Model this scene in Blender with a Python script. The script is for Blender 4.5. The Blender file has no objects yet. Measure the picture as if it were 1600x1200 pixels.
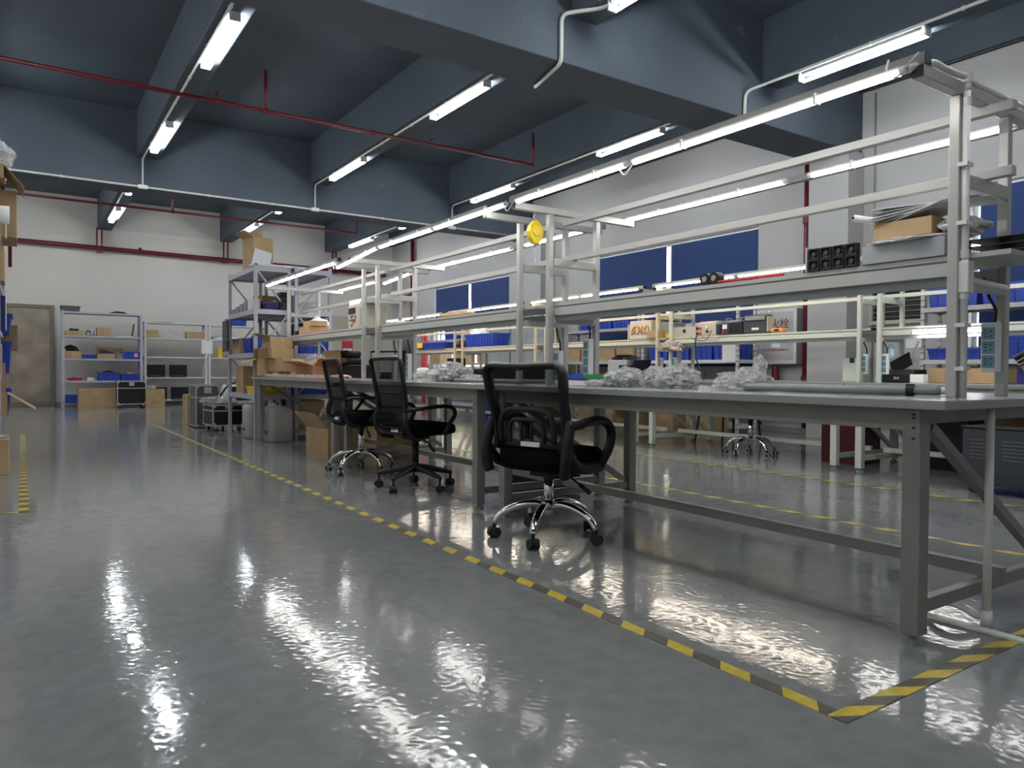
import bpy, bmesh, math, random
from mathutils import Vector, Matrix, Euler, noise
random.seed(7)
R = math.radians
SC = bpy.context.scene
COL = SC.collection

# ------------------------------------------------------------------ camera, world, exposure
cam_d = bpy.data.cameras.new('camera'); cam = bpy.data.objects.new('camera', cam_d); COL.objects.link(cam)
yaw, pit, roll = R(33.96), R(.99), R(.355)
F = Vector((math.sin(yaw)*math.cos(pit), math.cos(yaw)*math.cos(pit), -math.sin(pit)))
R0 = Vector((math.cos(yaw), -math.sin(yaw), 0)); U0 = R0.cross(F)
Rv = R0*math.cos(roll) + U0*math.sin(roll); Uv = -R0*math.sin(roll) + U0*math.cos(roll)
M = Matrix((Rv, Uv, -F)).transposed().to_4x4(); M.translation = (0, 0, .87)
cam.matrix_world = M
cam_d.sensor_width = 36; cam_d.lens = 36*1137.7/1600; cam_d.clip_start = .05; cam_d.clip_end = 200
SC.camera = cam
SC.cycles.use_denoising = True
SC.cycles.max_bounces = 8; SC.cycles.diffuse_bounces = 4; SC.cycles.glossy_bounces = 4
SC.cycles.transparent_max_bounces = 12
SC.cycles.sample_clamp_indirect = 6
w = bpy.data.worlds.new('daylight'); SC.world = w; w.use_nodes = True
bg = w.node_tree.nodes['Background']; bg.inputs[0].default_value = (.93, .97, 1, 1); bg.inputs[1].default_value = 5.0
vs = SC.view_settings
vs.view_transform = 'Standard'; vs.look = 'None'; vs.gamma = 1; vs.use_curve_mapping = False
vs.exposure = 1.15
CEIL_E, BENCH_E, ROWB_E = 62.0, 16.0, 22.0

# ------------------------------------------------------------------ materials
MATS = {}
def mat(name, col, rough=.5, metal=0, spec=.5, emit=None, es=0, alpha=1, var=0, vs_=3, bump=0, bs=20, trans=0, coat=0):
    if name in MATS: return MATS[name]
    m = bpy.data.materials.new(name); m.use_nodes = True; nt = m.node_tree; b = nt.nodes['Principled BSDF']
    b.inputs['Base Color'].default_value = (*col, 1); b.inputs['Roughness'].default_value = rough
    b.inputs['Metallic'].default_value = metal; b.inputs['Specular IOR Level'].default_value = spec
    b.inputs['Alpha'].default_value = alpha; b.inputs['Transmission Weight'].default_value = trans
    b.inputs['Coat Weight'].default_value = coat
    if emit:
        b.inputs['Emission Color'].default_value = (*emit, 1); b.inputs['Emission Strength'].default_value = es
    if var or bump:
        tc = nt.nodes.new('ShaderNodeTexCoord'); nz = nt.nodes.new('ShaderNodeTexNoise')
        nz.inputs['Scale'].default_value = vs_; nz.inputs['Detail'].default_value = 5
        nt.links.new(tc.outputs['Object'], nz.inputs['Vector'])
    if var:
        mr = nt.nodes.new('ShaderNodeMapRange'); mr.inputs[1].default_value = .3; mr.inputs[2].default_value = .7
        mr.inputs[3].default_value = 1-var; mr.inputs[4].default_value = 1+var
        mx = nt.nodes.new('ShaderNodeVectorMath'); mx.operation = 'SCALE'; mx.inputs[0].default_value = col
        nt.links.new(nz.outputs[0], mr.inputs[0]); nt.links.new(mr.outputs[0], mx.inputs['Scale'])
        nt.links.new(mx.outputs[0], b.inputs['Base Color'])
    if bump:
        n2 = nt.nodes.new('ShaderNodeTexNoise'); n2.inputs['Scale'].default_value = bs; n2.inputs['Detail'].default_value = 3
        nt.links.new(tc.outputs['Object'], n2.inputs['Vector'])
        bp = nt.nodes.new('ShaderNodeBump'); bp.inputs['Strength'].default_value = bump; bp.inputs['Distance'].default_value = .02
        nt.links.new(n2.outputs[0], bp.inputs['Height']); nt.links.new(bp.outputs[0], b.inputs['Normal'])
    MATS[name] = m; return m

def floor_mat():
    m = bpy.data.materials.new('epoxy_floor'); m.use_nodes = True; nt = m.node_tree; N = nt.nodes; L = nt.links
    b = N['Principled BSDF']; tc = N.new('ShaderNodeTexCoord')
    def nz(scale, detail=4, vec=None, rough=.55):
        n = N.new('ShaderNodeTexNoise'); n.inputs['Scale'].default_value = scale; n.inputs['Detail'].default_value = detail
        n.inputs['Roughness'].default_value = rough
        L.new(vec or tc.outputs['Object'], n.inputs['Vector']); return n
    a = nz(.5, 6); cr = N.new('ShaderNodeValToRGB')
    cr.color_ramp.elements[0].position = .3; cr.color_ramp.elements[0].color = (.205, .212, .208, 1)
    cr.color_ramp.elements[1].position = .7; cr.color_ramp.elements[1].color = (.265, .272, .265, 1)
    L.new(a.outputs[0], cr.inputs[0])
    s = nz(14, 5); mx = N.new('ShaderNodeMix'); mx.data_type = 'RGBA'; mx.blend_type = 'MULTIPLY'; mx.inputs[0].default_value = .35
    cr2 = N.new('ShaderNodeValToRGB'); cr2.color_ramp.elements[0].position = .35; cr2.color_ramp.elements[0].color = (.6, .6, .6, 1)
    cr2.color_ramp.elements[1].position = .6
    L.new(s.outputs[0], cr2.inputs[0]); L.new(cr.outputs[0], mx.inputs[6]); L.new(cr2.outputs[0], mx.inputs[7])
    L.new(mx.outputs[2], b.inputs['Base Color'])
    rr = N.new('ShaderNodeMapRange'); rr.inputs[3].default_value = .06; rr.inputs[4].default_value = .14
    r1 = nz(1.3, 5); L.new(r1.outputs[0], rr.inputs[0]); L.new(rr.outputs[0], b.inputs['Roughness'])
    b.inputs['Specular IOR Level'].default_value = .5; b.inputs['IOR'].default_value = 1.55
    b1 = nz(2.2, 2, rough=.4); bp = N.new('ShaderNodeBump'); bp.inputs['Strength'].default_value = .6; bp.inputs['Distance'].default_value = .006
    L.new(b1.outputs[0], bp.inputs['Height'])
    b2 = nz(30, 5, rough=.62); b2.noise_type = 'RIDGED_MULTIFRACTAL'; bq = N.new('ShaderNodeBump'); bq.inputs['Strength'].default_value = .6; bq.inputs['Distance'].default_value = .0012
    L.new(b2.outputs[0], bq.inputs['Height']); L.new(bp.outputs[0], bq.inputs['Normal'])
    L.new(bq.outputs[0], b.inputs['Normal'])
    return m

def tape_mat(name, axis, pitch, slant):
    m = bpy.data.materials.new(name); m.use_nodes = True; nt = m.node_tree; N = nt.nodes; L = nt.links
    b = N['Principled BSDF']; tc = N.new('ShaderNodeTexCoord'); sp = N.new('ShaderNodeSeparateXYZ')
    L.new(tc.outputs['Object'], sp.inputs[0])
    a, c = (sp.outputs[1], sp.outputs[0]) if axis == 'y' else (sp.outputs[0], sp.outputs[1])
    mu = N.new('ShaderNodeMath'); mu.operation = 'MULTIPLY_ADD'; mu.inputs[1].default_value = slant
    L.new(c, mu.inputs[0]); L.new(a, mu.inputs[2])
    dv = N.new('ShaderNodeMath'); dv.operation = 'DIVIDE'; dv.inputs[1].default_value = pitch; L.new(mu.outputs[0], dv.inputs[0])
    fr = N.new('ShaderNodeMath'); fr.operation = 'FRACT'; L.new(dv.outputs[0], fr.inputs[0])
    gt = N.new('ShaderNodeMath'); gt.operation = 'GREATER_THAN'; gt.inputs[1].default_value = .5; L.new(fr.outputs[0], gt.inputs[0])
    mx = N.new('ShaderNodeMix'); mx.data_type = 'RGBA'; mx.inputs[6].default_value = (.11, .10, .078, 1); mx.inputs[7].default_value = (.62, .47, .055, 1)
    L.new(gt.outputs[0], mx.inputs[0])
    nz = N.new('ShaderNodeTexNoise'); nz.inputs['Scale'].default_value = 30; nz.inputs['Detail'].default_value = 5
    L.new(tc.outputs['Object'], nz.inputs[0]); mr = N.new('ShaderNodeMapRange'); mr.inputs[1].default_value = .35; mr.inputs[2].default_value = .6
    mr.inputs[3].default_value = .75; mr.inputs[4].default_value = 1
    L.new(nz.outputs[0], mr.inputs[0]); sc = N.new('ShaderNodeVectorMath'); sc.operation = 'SCALE'
    L.new(mx.outputs[2], sc.inputs[0]); L.new(mr.outputs[0], sc.inputs['Scale']); L.new(sc.outputs[0], b.inputs['Base Color'])
    b.inputs['Roughness'].default_value = .35
    return m

FLOOR = floor_mat()
CEILM = mat('blue_grey_ceiling_paint', (.072, .092, .117), .75, var=.12, vs_=1.2, bump=.15, bs=6)
def add_scuffs(m, amt):
    nt = m.node_tree; b = nt.nodes['Principled BSDF']; tc = nt.nodes['Texture Coordinate']; src = b.inputs['Base Color'].links[0].from_socket
    mp = nt.nodes.new('ShaderNodeMapping'); mp.inputs['Scale'].default_value = (1.1, 2.6, 2.2); nt.links.new(tc.outputs['Object'], mp.inputs[0])
    n = nt.nodes.new('ShaderNodeTexNoise'); n.inputs['Scale'].default_value = 1.5; n.inputs['Detail'].default_value = 6; n.inputs['Roughness'].default_value = .7
    nt.links.new(mp.outputs[0], n.inputs[0]); mr = nt.nodes.new('ShaderNodeMapRange'); mr.inputs[1].default_value = .665; mr.inputs[2].default_value = .74; mr.inputs[4].default_value = .8
    mx = nt.nodes.new('ShaderNodeMix'); mx.data_type = 'RGBA'; mx.inputs[7].default_value = amt
    nt.links.new(n.outputs[0], mr.inputs[0]); nt.links.new(mr.outputs[0], mx.inputs[0]); nt.links.new(src, mx.inputs[6]); nt.links.new(mx.outputs[2], b.inputs['Base Color'])
add_scuffs(CEILM, (.17, .18, .18, 1))
WALLW = mat('white_wall_paint', (.66, .635, .59), .85, var=.04, vs_=.7)
WALLG = mat('grey_wall_paint', (.43, .425, .42), .85, var=.03, vs_=.7)
STEEL = mat('grey_powder_coat', (.225, .222, .205), .38, var=.04, vs_=8)
UPPER = mat('tube_lit_frame_grey', (.44, .44, .42), .35, metal=.15, var=.03, vs_=8)  # upper bench frame: light of the bench tubes put into a paler grey
STEELD = mat('grey_green_enamel', (.23, .26, .25), .4)
TOP = mat('grey_bench_laminate', (.26, .285, .29), .22, var=.10, vs_=5)
EDGE = mat('light_laminate_edge', (.30, .31, .29), .4)
ALU = mat('white_aluminium', (.62, .62, .60), .35, metal=.25)
CREAM = mat('cream_and_warm_lit', (.62, .56, .42), .4)  # warm tube light put into the rear frame colour; also truly cream goods
SAGE = mat('pale_sage_enamel', (.55, .58, .50), .4)
RACKM = mat('lavender_grey_enamel', (.42, .42, .49), .45)
RACKW = mat('white_enamel', (.62, .61, .62), .45)
BLACKP = mat('black_plastic', (.010, .010, .012), .45, spec=.35)
BLACKF = mat('black_fabric', (.0045, .0045, .005), .95, spec=.08)
CHROME = mat('chrome', (.75, .75, .75), .12, metal=1)
RUBBER = mat('dark_rubber', (.02, .02, .02), .7)
GREYR = mat('grey_plastic', (.25, .25, .25), .5)
RED = mat('red_pipe_paint', (.13, .006, .011), .4)
REDB = mat('bright_red_paint', (.60, .03, .03), .35)
DRED = mat('dark_red_lacquer', (.070, .006, .009), .3)
PVC = mat('white_pvc', (.70, .70, .66), .35)
WHITE = mat('white_plastic', (.72, .72, .70), .4)
PAPER = mat('white_paper', (.75, .75, .73), .8)
FOAM = mat('white_foam', (.66, .66, .68), .9, bump=.3, bs=40)
CARD = mat('cardboard', (.42, .29, .155), .8, var=.12, vs_=6)
CARDI = mat('cardboard_inside', (.27, .18, .09), .85, var=.1, vs_=6)
TAPEP = mat('packing_tape', (.42, .27, .10), .25)
BLUE = mat('blue_plastic', (.022, .062, .40), .4, var=.08, vs_=5)
DBLUE = mat('navy_plastic', (.008, .02, .10), .4)
BLIND = mat('navy_roller_blind', (.018, .045, .150), .8)
ALUF = mat('brushed_aluminium', (.55, .55, .56), .35, metal=.6)
DOORM = mat('stainless_door', (.42, .36, .29), .36, metal=.8, var=.25, vs_=2.5, bump=.25, bs=2.5)
DARKG = mat('charcoal_metal', (.035, .04, .05), .45)
SCREEN = mat('dark_screen', (.01, .013, .018), .12)
YELL = mat('yellow_plastic', (.80, .58, .02), .35)
ORAN = mat('orange_plastic', (.80, .28, .02), .4)
PINK = mat('pink_foil', (.55, .12, .12), .5)
REDMAT = mat('red_mat', (.55, .10, .09), .6)
GREEN = mat('green_plastic', (.02, .25, .06), .45)
BEIGE = mat('beige_enamel', (.46, .42, .34), .45)
GREYCAB = mat('light_grey_enamel', (.34, .36, .37), .5)
SOCK = mat('blue_grey_socket', (.15, .29, .38), .4)
HOSE = mat('grey_conduit_plastic', (.24, .27, .27), .35)
JUG = mat('translucent_white_plastic', (.38, .38, .36), .4)
SEAL = mat('dark_baseboard_grime', (.25, .24, .22), .9)
GLASS = mat('window_glass', (1, 1, 1), .02, trans=1, spec=.3)
CEILT = mat('lit_cool_tube', (1, 1, 1), emit=(.93, .97, 1.0), es=CEIL_E)
LEDT = mat('lit_white_tube', (1, 1, 1), emit=(1.0, .96, .93), es=BENCH_E)
LEDB = mat('lit_warm_tube', (1, 1, 1), emit=(1.0, .86, .70), es=ROWB_E)

def film_mat(name, col, alpha, rough=.25, scale=60, bump=.6, spots=.25):
    m = mat(name, col, rough, alpha=alpha, bump=bump, bs=scale); nt = m.node_tree
    b = nt.nodes['Principled BSDF']; tc = nt.nodes['Texture Coordinate']
    n = nt.nodes.new('ShaderNodeTexNoise'); n.inputs['Scale'].default_value = scale*.35; n.inputs['Detail'].default_value = 3
    mr = nt.nodes.new('ShaderNodeMapRange'); mr.inputs[1].default_value = .35; mr.inputs[2].default_value = .65
    mr.inputs[3].default_value = max(.05, alpha-spots); mr.inputs[4].default_value = min(1, alpha+spots)
    nt.links.new(tc.outputs['Object'], n.inputs[0]); nt.links.new(n.outputs[0], mr.inputs[0]); nt.links.new(mr.outputs[0], b.inputs['Alpha'])
    return m
BUBBLE = film_mat('bubble_wrap', (1.0, 1.0, 1.0), .46, .16, 110, 1.0, .16)
FILM = film_mat('clear_film', (.60, .60, .58), .32, .15, 25, .8)
MESHF = mat('chair_mesh', (.010, .010, .011), .9, alpha=.72, spec=.1)

# ------------------------------------------------------------------ geometry helpers
class MB:
    def __init__(s): s.bm = bmesh.new()
    def box(s, x0, x1, y0, y1, z0, z1, m=None):
        v = [s.bm.verts.new((m @ Vector(p)) if m else p) for p in
             ((x0,y0,z0),(x1,y0,z0),(x1,y1,z0),(x0,y1,z0),(x0,y0,z1),(x1,y0,z1),(x1,y1,z1),(x0,y1,z1))]
        for f in ((0,3,2,1),(4,5,6,7),(0,1,5,4),(1,2,6,5),(2,3,7,6),(3,0,4,7)): s.bm.faces.new([v[i] for i in f])
        return s
    def bar(s, p0, p1, w, h, up=(0,0,1)):
        p0, p1 = Vector(p0), Vector(p1); d = (p1-p0); L = d.length; d.normalize(); up = Vector(up)
        if abs(d.dot(up)) > .98: up = Vector((0,1,0))
        a = d.cross(up).normalized(); b = a.cross(d)
        m = Matrix((a, d, b)).transposed().to_4x4(); m.translation = p0
        return s.box(-w/2, w/2, 0, L, -h/2, h/2, m)
    def tube(s, pts, r, n=10, flat=1.0, side=None, closed=False, rs=None):
        pts = [Vector(p) for p in pts]; k = len(pts); rings = []
        a = None
        for i, p in enumerate(pts):
            if closed: d = pts[(i+1) % k]-pts[i-1]
            else: d = pts[min(i+1, k-1)]-pts[max(i-1, 0)]
            d.normalize()
            if side is not None:
                sd = Vector(side); a = (sd - d*sd.dot(d)).normalized()
            elif a is None:
                a = d.cross(Vector((0,0,1)))
                if a.length < .1: a = d.cross(Vector((0,1,0)))
                a.normalize()
            else: a = (a - d*a.dot(d)).normalized()
            b = d.cross(a); rr = rs[i] if rs else r
            rings.append([s.bm.verts.new(p + a*math.cos(t)*rr*flat + b*math.sin(t)*rr) for t in [2*math.pi*j/n for j in range(n)]])
        for i in range(k if closed else k-1):
            q, w_ = rings[i], rings[(i+1) % k]
            for j in range(n): s.bm.faces.new((q[j], q[(j+1) % n], w_[(j+1) % n], w_[j]))
        if not closed:
            s.bm.faces.new(rings[0][::-1]); s.bm.faces.new(rings[-1])
        return s
    def cyl(s, p0, p1, r, n=14, r2=None):
        return s.tube([p0, p1], r, n, rs=[r, r if r2 is None else r2])
    def prism(s, pts, axis, a, b):
        def P(u, v, t): return {'x': (t,u,v), 'y': (u,t,v), 'z': (u,v,t)}[axis]
        A = [s.bm.verts.new(P(u,v,a)) for u, v in pts]; B = [s.bm.verts.new(P(u,v,b)) for u, v in pts]; n = len(pts)
        s.bm.faces.new(A[::-1]); s.bm.faces.new(B)
        for i in range(n): s.bm.faces.new((A[i], A[(i+1) % n], B[(i+1) % n], B[i]))
        return s
    def grid(s, fn, nu, nv, thick=0):
        V = [[s.bm.verts.new(fn(i/nu, j/nv)) for j in range(nv+1)] for i in range(nu+1)]
        for i in range(nu):
            for j in range(nv): s.bm.faces.new((V[i][j], V[i+1][j], V[i+1][j+1], V[i][j+1]))
        return s
    def build(s, name, m, parent=None, bevel=0, smooth=False, sub=0, label=None, seg=2, solid=0):
        bmesh.ops.recalc_face_normals(s.bm, faces=s.bm.faces)
        me = bpy.data.meshes.new(name); s.bm.to_mesh(me); s.bm.free(); me.materials.append(m)
        o = bpy.data.objects.new(name, me); COL.objects.link(o)
        if smooth:
            for p in me.polygons: p.use_smooth = True
        if solid:
            q = o.modifiers.new('t', 'SOLIDIFY'); q.thickness = solid
        if bevel:
            q = o.modifiers.new('b', 'BEVEL'); q.width = bevel; q.segments = seg; q.limit_method = 'ANGLE'; q.angle_limit = R(40)
        if sub:
            q = o.modifiers.new('s', 'SUBSURF'); q.levels = sub; q.render_levels = sub
        if parent: o.parent = parent
        if label: o['label'] = label
        return o

def thing(name, label, cat, loc=(0,0,0), rz=0, group=None):
    o = bpy.data.objects.new(name, None); COL.objects.link(o); o.empty_display_size = .1
    o.location = loc; o.rotation_euler = (0, 0, rz); o['label'] = label; o['category'] = cat
    if group: o['group'] = group
    return o
def tag(o, label, cat, group=None, kind=None):
    o['label'] = label; o['category'] = cat
    if group: o['group'] = group
    if kind: o['kind'] = kind
    return o
def struct(name, mb, m, **k):
    o = mb.build(name, m, **k); o['kind'] = 'structure'; return o
def text(name, body, size, m, loc, rot, parent=None, ext=.001):
    c = bpy.data.curves.new(name, 'FONT'); c.body = body; c.size = size; c.extrude = ext; c.align_x = 'CENTER'; c.align_y = 'CENTER'
    tmp = bpy.data.objects.new('tmp', c); COL.objects.link(tmp); bpy.context.view_layer.update()
    me = bpy.data.meshes.new_from_object(tmp.evaluated_get(bpy.context.evaluated_depsgraph_get())); bpy.data.objects.remove(tmp)
    if not me.materials: me.materials.append(m)
    o = bpy.data.objects.new(name, me); COL.objects.link(o); o.location = loc; o.rotation_euler = rot; o['kind'] = 'stuff'
    if parent: o.parent = parent
    return o
ORD = ['first', 'second', 'third', 'fourth', 'fifth', 'sixth', 'seventh', 'eighth', 'ninth', 'tenth']
def arc(c, r, a0, a1, n, f):
    return [f(c[0]+r*math.cos(R(a0+(a1-a0)*i/n)), c[1]+r*math.sin(R(a0+(a1-a0)*i/n))) for i in range(n+1)]
def smoothpath(pts, n=6):
    pts = [Vector(p) for p in pts]; out = []
    P = [pts[0]*2-pts[1]]+pts+[pts[-1]*2-pts[-2]]
    for i in range(1, len(P)-2):
        for k in range(n):
            t = k/n; a, b, c, d = P[i-1], P[i], P[i+1], P[i+2]
            out.append(.5*((2*b)+(c-a)*t+(2*a-5*b+4*c-d)*t*t+(3*b-a-3*c+d)*t**3))
    out.append(pts[-1]); return out
def blob(mb, cx, cy, cz, sx, sy, sz, seed=0, amp=.25, sub=3, flat=True, fr=2.2):
    """crumpled bag shape resting on z=cz"""
    b2 = bmesh.new(); bmesh.ops.create_icosphere(b2, subdivisions=sub, radius=1)
    vs_ = {}
    for v in b2.verts:
        n = noise.noise(v.co*fr*.8 + Vector((seed*3.1, seed, 7)))*amp*1.1 - (abs(noise.noise(v.co*fr*2.3+Vector((seed, 5, 1))))-.2)*amp*1.0 + noise.noise(v.co*fr*6+Vector((3, seed, 1)))*amp*.05
        c = v.co*(1+n); z = c.z
        if flat and z < -.55: z = -.55
        vs_[v.index] = mb.bm.verts.new((cx+c.x*sx, cy+c.y*sy, cz+(z+.55)*sz/1.55))
    for f in b2.faces: mb.bm.faces.new([vs_[v.index] for v in f.verts])
    b2.free(); return mb

# ------------------------------------------------------------------ the shell
YB, XR, XL, YF, ZS = 20.1, 9.2, -2.6, -7.4, 4.95
m = MB(); m.box(XL, XR, YF, YB, -.1, 0); struct('floor', m, FLOOR)
m = MB(); m.box(XL-.3, XR+.3, YF-.3, YB+.3, ZS, ZS+.2); struct('ceiling', m, CEILM)
m = MB(); m.box(XL-.3, XR+.3, YB, YB+.25, -.1, ZS); struct('wall_back', m, WALLW)
m = MB(); m.box(XL-.25, XL, YF-.25, YB, -.1, ZS); struct('wall_left', m, WALLW)
m = MB(); m.box(XL-.3, XR+.3, YF-.25, YF, -.1, ZS); struct('wall_front', m, WALLG)
WIN = [(13.8, 17.45, .95, 3.09), (7.05, 10.78, .97, 3.09), (.35, 4.1, .97, 3.07)]
m = MB(); ys = YF-.25
for (y0, y1, z0, z1) in sorted(WIN):
    m.box(XR, XR+.25, ys, y0, -.1, ZS); m.box(XR, XR+.25, y0, y1, -.1, z0); m.box(XR, XR+.25, y0, y1, z1, ZS); ys = y1
m.box(XR, XR+.25, ys, YB+.25, -.1, ZS); struct('wall_right', m, WALLG)
# whitewashed lower band of the right wall is the same paint; ragged dirty skirting line
m = MB(); m.box(XR-.012, XR, 5.97, YB, 0, .09); struct('baseboard_right', m, SEAL)
m = MB(); m.box(.62, XR, YB-.012, YB, 0, .08); struct('baseboard_back', m, SEAL)
# beams
for (y0, y1) in ((-1.95, -1.35), (5.43, 6.05), (12.88, 13.5)):
    m = MB(); m.box(XL, XR, y0, y1, 3.76, ZS); struct('ceiling_beam', m, CEILM, bevel=.01)
for x0 in (-1.27, 1.52, 4.31, 7.12):
    for (y0, y1) in ((YF, -1.95), (-1.35, 5.43), (6.05, 12.88), (13.5, YB)):
        m = MB(); m.box(x0, x0+.30, y0, y1, 4.21, ZS); struct('ceiling_beam', m, CEILM, bevel=.008)
m = MB(); m.box(9.08, XR, YF, YB, 4.56, ZS); struct('ceiling_beam', m, CEILM)
# columns
for (y0, y1) in ((-1.9, -1.4), (5.40, 5.97), (12.1, 13.0)):
    m = MB(); m.box(8.84, XR, y0, y1, 0, 3.76); struct('wall_column', m, WALLG, bevel=.006)
# windows
for i, (y0, y1, z0, z1) in enumerate(WIN):
    wi = MB()
    wi.box(XR+.10, XR+.16, y0, y1, z1-.05, z1).box(XR+.10, XR+.16, y0, y1, z0, z0+.05)
    for y in (y0, (y0+y1)/2-.025, y1-.05): wi.box(XR+.10, XR+.16, y, y+.05, z0+.05, z1-.05)
    wo = struct('window_%d' % (i+1), wi, WHITE)
    g = MB(); g.box(XR+.125, XR+.133, y0+.05, y1-.05, z0+.05, z1-.05)
    gp = g.build('window_pane', GLASS, wo)
    ym = (y0+y1)/2
    names = ['far', 'middle', 'nearest']
    for k, (a, b) in enumerate(((y0+.03, ym-.06), (ym+.06, y1-(.09 if i == 2 else .04)))):
        zb = 2.2 if (i == 0 and k == 1) else (z0 if i else 1.55)
        t = thing('roller_blind', 'navy roller blind, %s half of the %s window' % (['right', 'left'][k], names[i]), 'blind', (XR+.05, a, z1))
        MB().box(-.003, .003, 0, b-a, zb-z1, -.045).build('blind_sheet', BLIND, t)
        MB().cyl((.03, 0, -.02), (.03, b-a, -.02), .018).build('roller', WHITE, t)
        MB().box(-.012, .012, 0, b-a, zb-z1-.02, zb-z1+.012).build('bottom_bar', BLIND, t)
# a pale apartment house outside the far window
bt = thing('apartment_building', 'pale yellowish building seen through the far window', 'building', (26, 33, -6))
MB().box(-6, 6, -8, 8, 0, 22).build('wall', mat('pale_render', (.62, .55, .40), .9), bt)
fw = MB()
for k in range(5):
    for j in range(6): fw.box(-6.03, -6.0, -6.6+k*3, -5.2+k*3, 1+j*3.2, 2.6+j*3.2)
fw.build('window', mat('window_dark', (.06, .07, .08), .2), bt)

# door in the back wall
d = MB(); d.box(-.30, .62, YB-.06, YB, 0, 2.34)
dr = struct('door_1', MB().box(-.36, .55, YB-.055, YB-.02, .10, 2.26), DOORM)
f = MB(); f.box(.55, .635, YB-.09, YB, 0, 2.34).box(-.44, -.36, YB-.09, YB, 0, 2.34).box(-.36, .55, YB-.09, YB, 2.26, 2.34).box(-.36, .55, YB-.09, YB, 0, .10)
f.build('door_frame', mat('door_frame_steel', (.26, .235, .20), .35, metal=.7), dr, bevel=.006)
d.bm.free()

# ------------------------------------------------------------------ ceiling lights
def ceiling_light(x, y0, y1, label):
    t = thing('ceiling_light', label, 'light', (x, y0, 4.21), group='tube lights under the ceiling beams'); L = y1-y0
    MB().box(-.085, -.055, .05, L-.05, -.03, 0).build('housing', WHITE, t, bevel=.004)
    MB().cyl((.0, .03, -.072), (.0, L-.03, -.072), .016).build('tube', CEILT, t)
    for yy in (0, L-.03):
        MB().box(-.085, .017, yy+.005, yy+.025, -.089, 0).build('end_cap', WHITE, t, bevel=.004)
    return t
BAYS = [(-5.9, -4.55, 'behind'), (-3.0, -1.98+.0, 'x'), (.1, 1.45, 'a'), (3.62, 5.02, 'b'), (7.12, 8.47, 'c'), (10.75, 12.18, 'd'), (14.2, 15.4, 'e'), (17.0, 18.5, 'f')]  # nearest and rear bays, leftmost beam: unseen lamps added to light the floor
place = {'a': 'added unseen over the front of the hall', 'b': 'just before the nearer cross beam', 'c': 'just beyond the nearer cross beam', 'd': 'just before the farther cross beam',
         'e': 'just beyond the farther cross beam', 'f': 'close to the white back wall', 'behind': 'added unseen at the rear of the hall', 'x': 'x'}
for bi, (bx, bn) in enumerate(((-1.06, 'unseen leftmost beam'), (1.70, 'left beam'), (4.47, 'middle beam'), (7.28, 'right beam'))):
    for (a, b, k) in BAYS:
        if k == 'x': continue
        ceiling_light(bx, a, b, 'lit fluorescent tube under the %s, %s' % (bn, place[k]))

# conduits on the ceiling
def conduit(pts, r, label, m=PVC, name='cable_conduit', cat='conduit', box=None, clips=True):
    t = thing(name, label, cat, pts[0])
    o = Vector(pts[0]); P = [Vector(p)-o for p in pts]
    # rounded corners
    Q = [P[0]]
    for i in range(1, len(P)-1):
        a = (P[i-1]-P[i]); b = (P[i+1]-P[i]); ra = min(.08, a.length/2.2, b.length/2.2)
        a = P[i]+a.normalized()*ra; b = P[i]+b.normalized()*ra
        for k in range(6):
            u = k/5; Q.append(a*(1-u)**2 + P[i]*2*u*(1-u) + b*u*u)
    Q.append(P[-1])
    MB().tube(Q, r, 10).build('pipe', m, t, smooth=True)
    if box:
        for q in box:
            q = Vector(q)-o
            MB().box(q.x-.07, q.x+.07, q.y-.03, q.y+.03, q.z-.03, q.z+.03).build('junction_box', m, t, bevel=.006)
    if clips:
        for i in range(len(P)-1):
            dd = P[i+1]-P[i]
            for k in range(1, int(dd.length/1.1)+1):
                c = P[i]+dd*(k/(int(dd.length/1.1)+1)); e = dd.normalized()*.009
                MB().cyl(c-e, c+e, r*1.5, 10).build('clip', m, t)
    return t
for bx, nm in ((1.60, 'left'), (4.38, 'middle'), (7.19, 'right')):
    conduit([(bx, 6.06, 4.19), (bx, 12.86, 4.19), (bx, 12.86, 3.78)], .014, 'thin grey conduit along the %s beam dropping at the far cross beam' % nm)
    conduit([(bx, 13.52, 4.19), (bx, 18.5, 4.19)], .014, 'thin grey conduit along the %s beam toward the back wall' % nm)
conduit([(XL, 12.86, 3.75), (8.8, 12.86, 3.75)], .016, 'long thin grey conduit along the farther cross beam', box=[(1.60, 12.86, 3.75), (4.38, 12.86, 3.75), (7.19, 12.86, 3.75)])
conduit([(4.42, 1.5, 4.19), (4.42, 5.1, 4.19), (4.17, 5.405, 4.19), (4.17, 5.405, 3.735), (4.30, 6.0, 3.735)], .018, 'bent white conduit crossing the nearer cross beam, upper middle')
conduit([(7.10, 1.5, 4.19), (7.10, 5.0, 4.19), (6.80, 5.41, 4.05), (6.78, 5.41, 3.65)], .016, 'bent white conduit beside the near right ceiling light')
conduit([(9.10, YF, 4.545), (9.10, YB, 4.545)], .012, 'thin dark conduit along the top of the window wall', m=DARKG, clips=False)
conduit([(9.185, 5.25, .02), (9.185, 5.25, 4.5)], .012, 'thin vertical cable on the wall beside the column', m=GREYR, clips=False)

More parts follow.
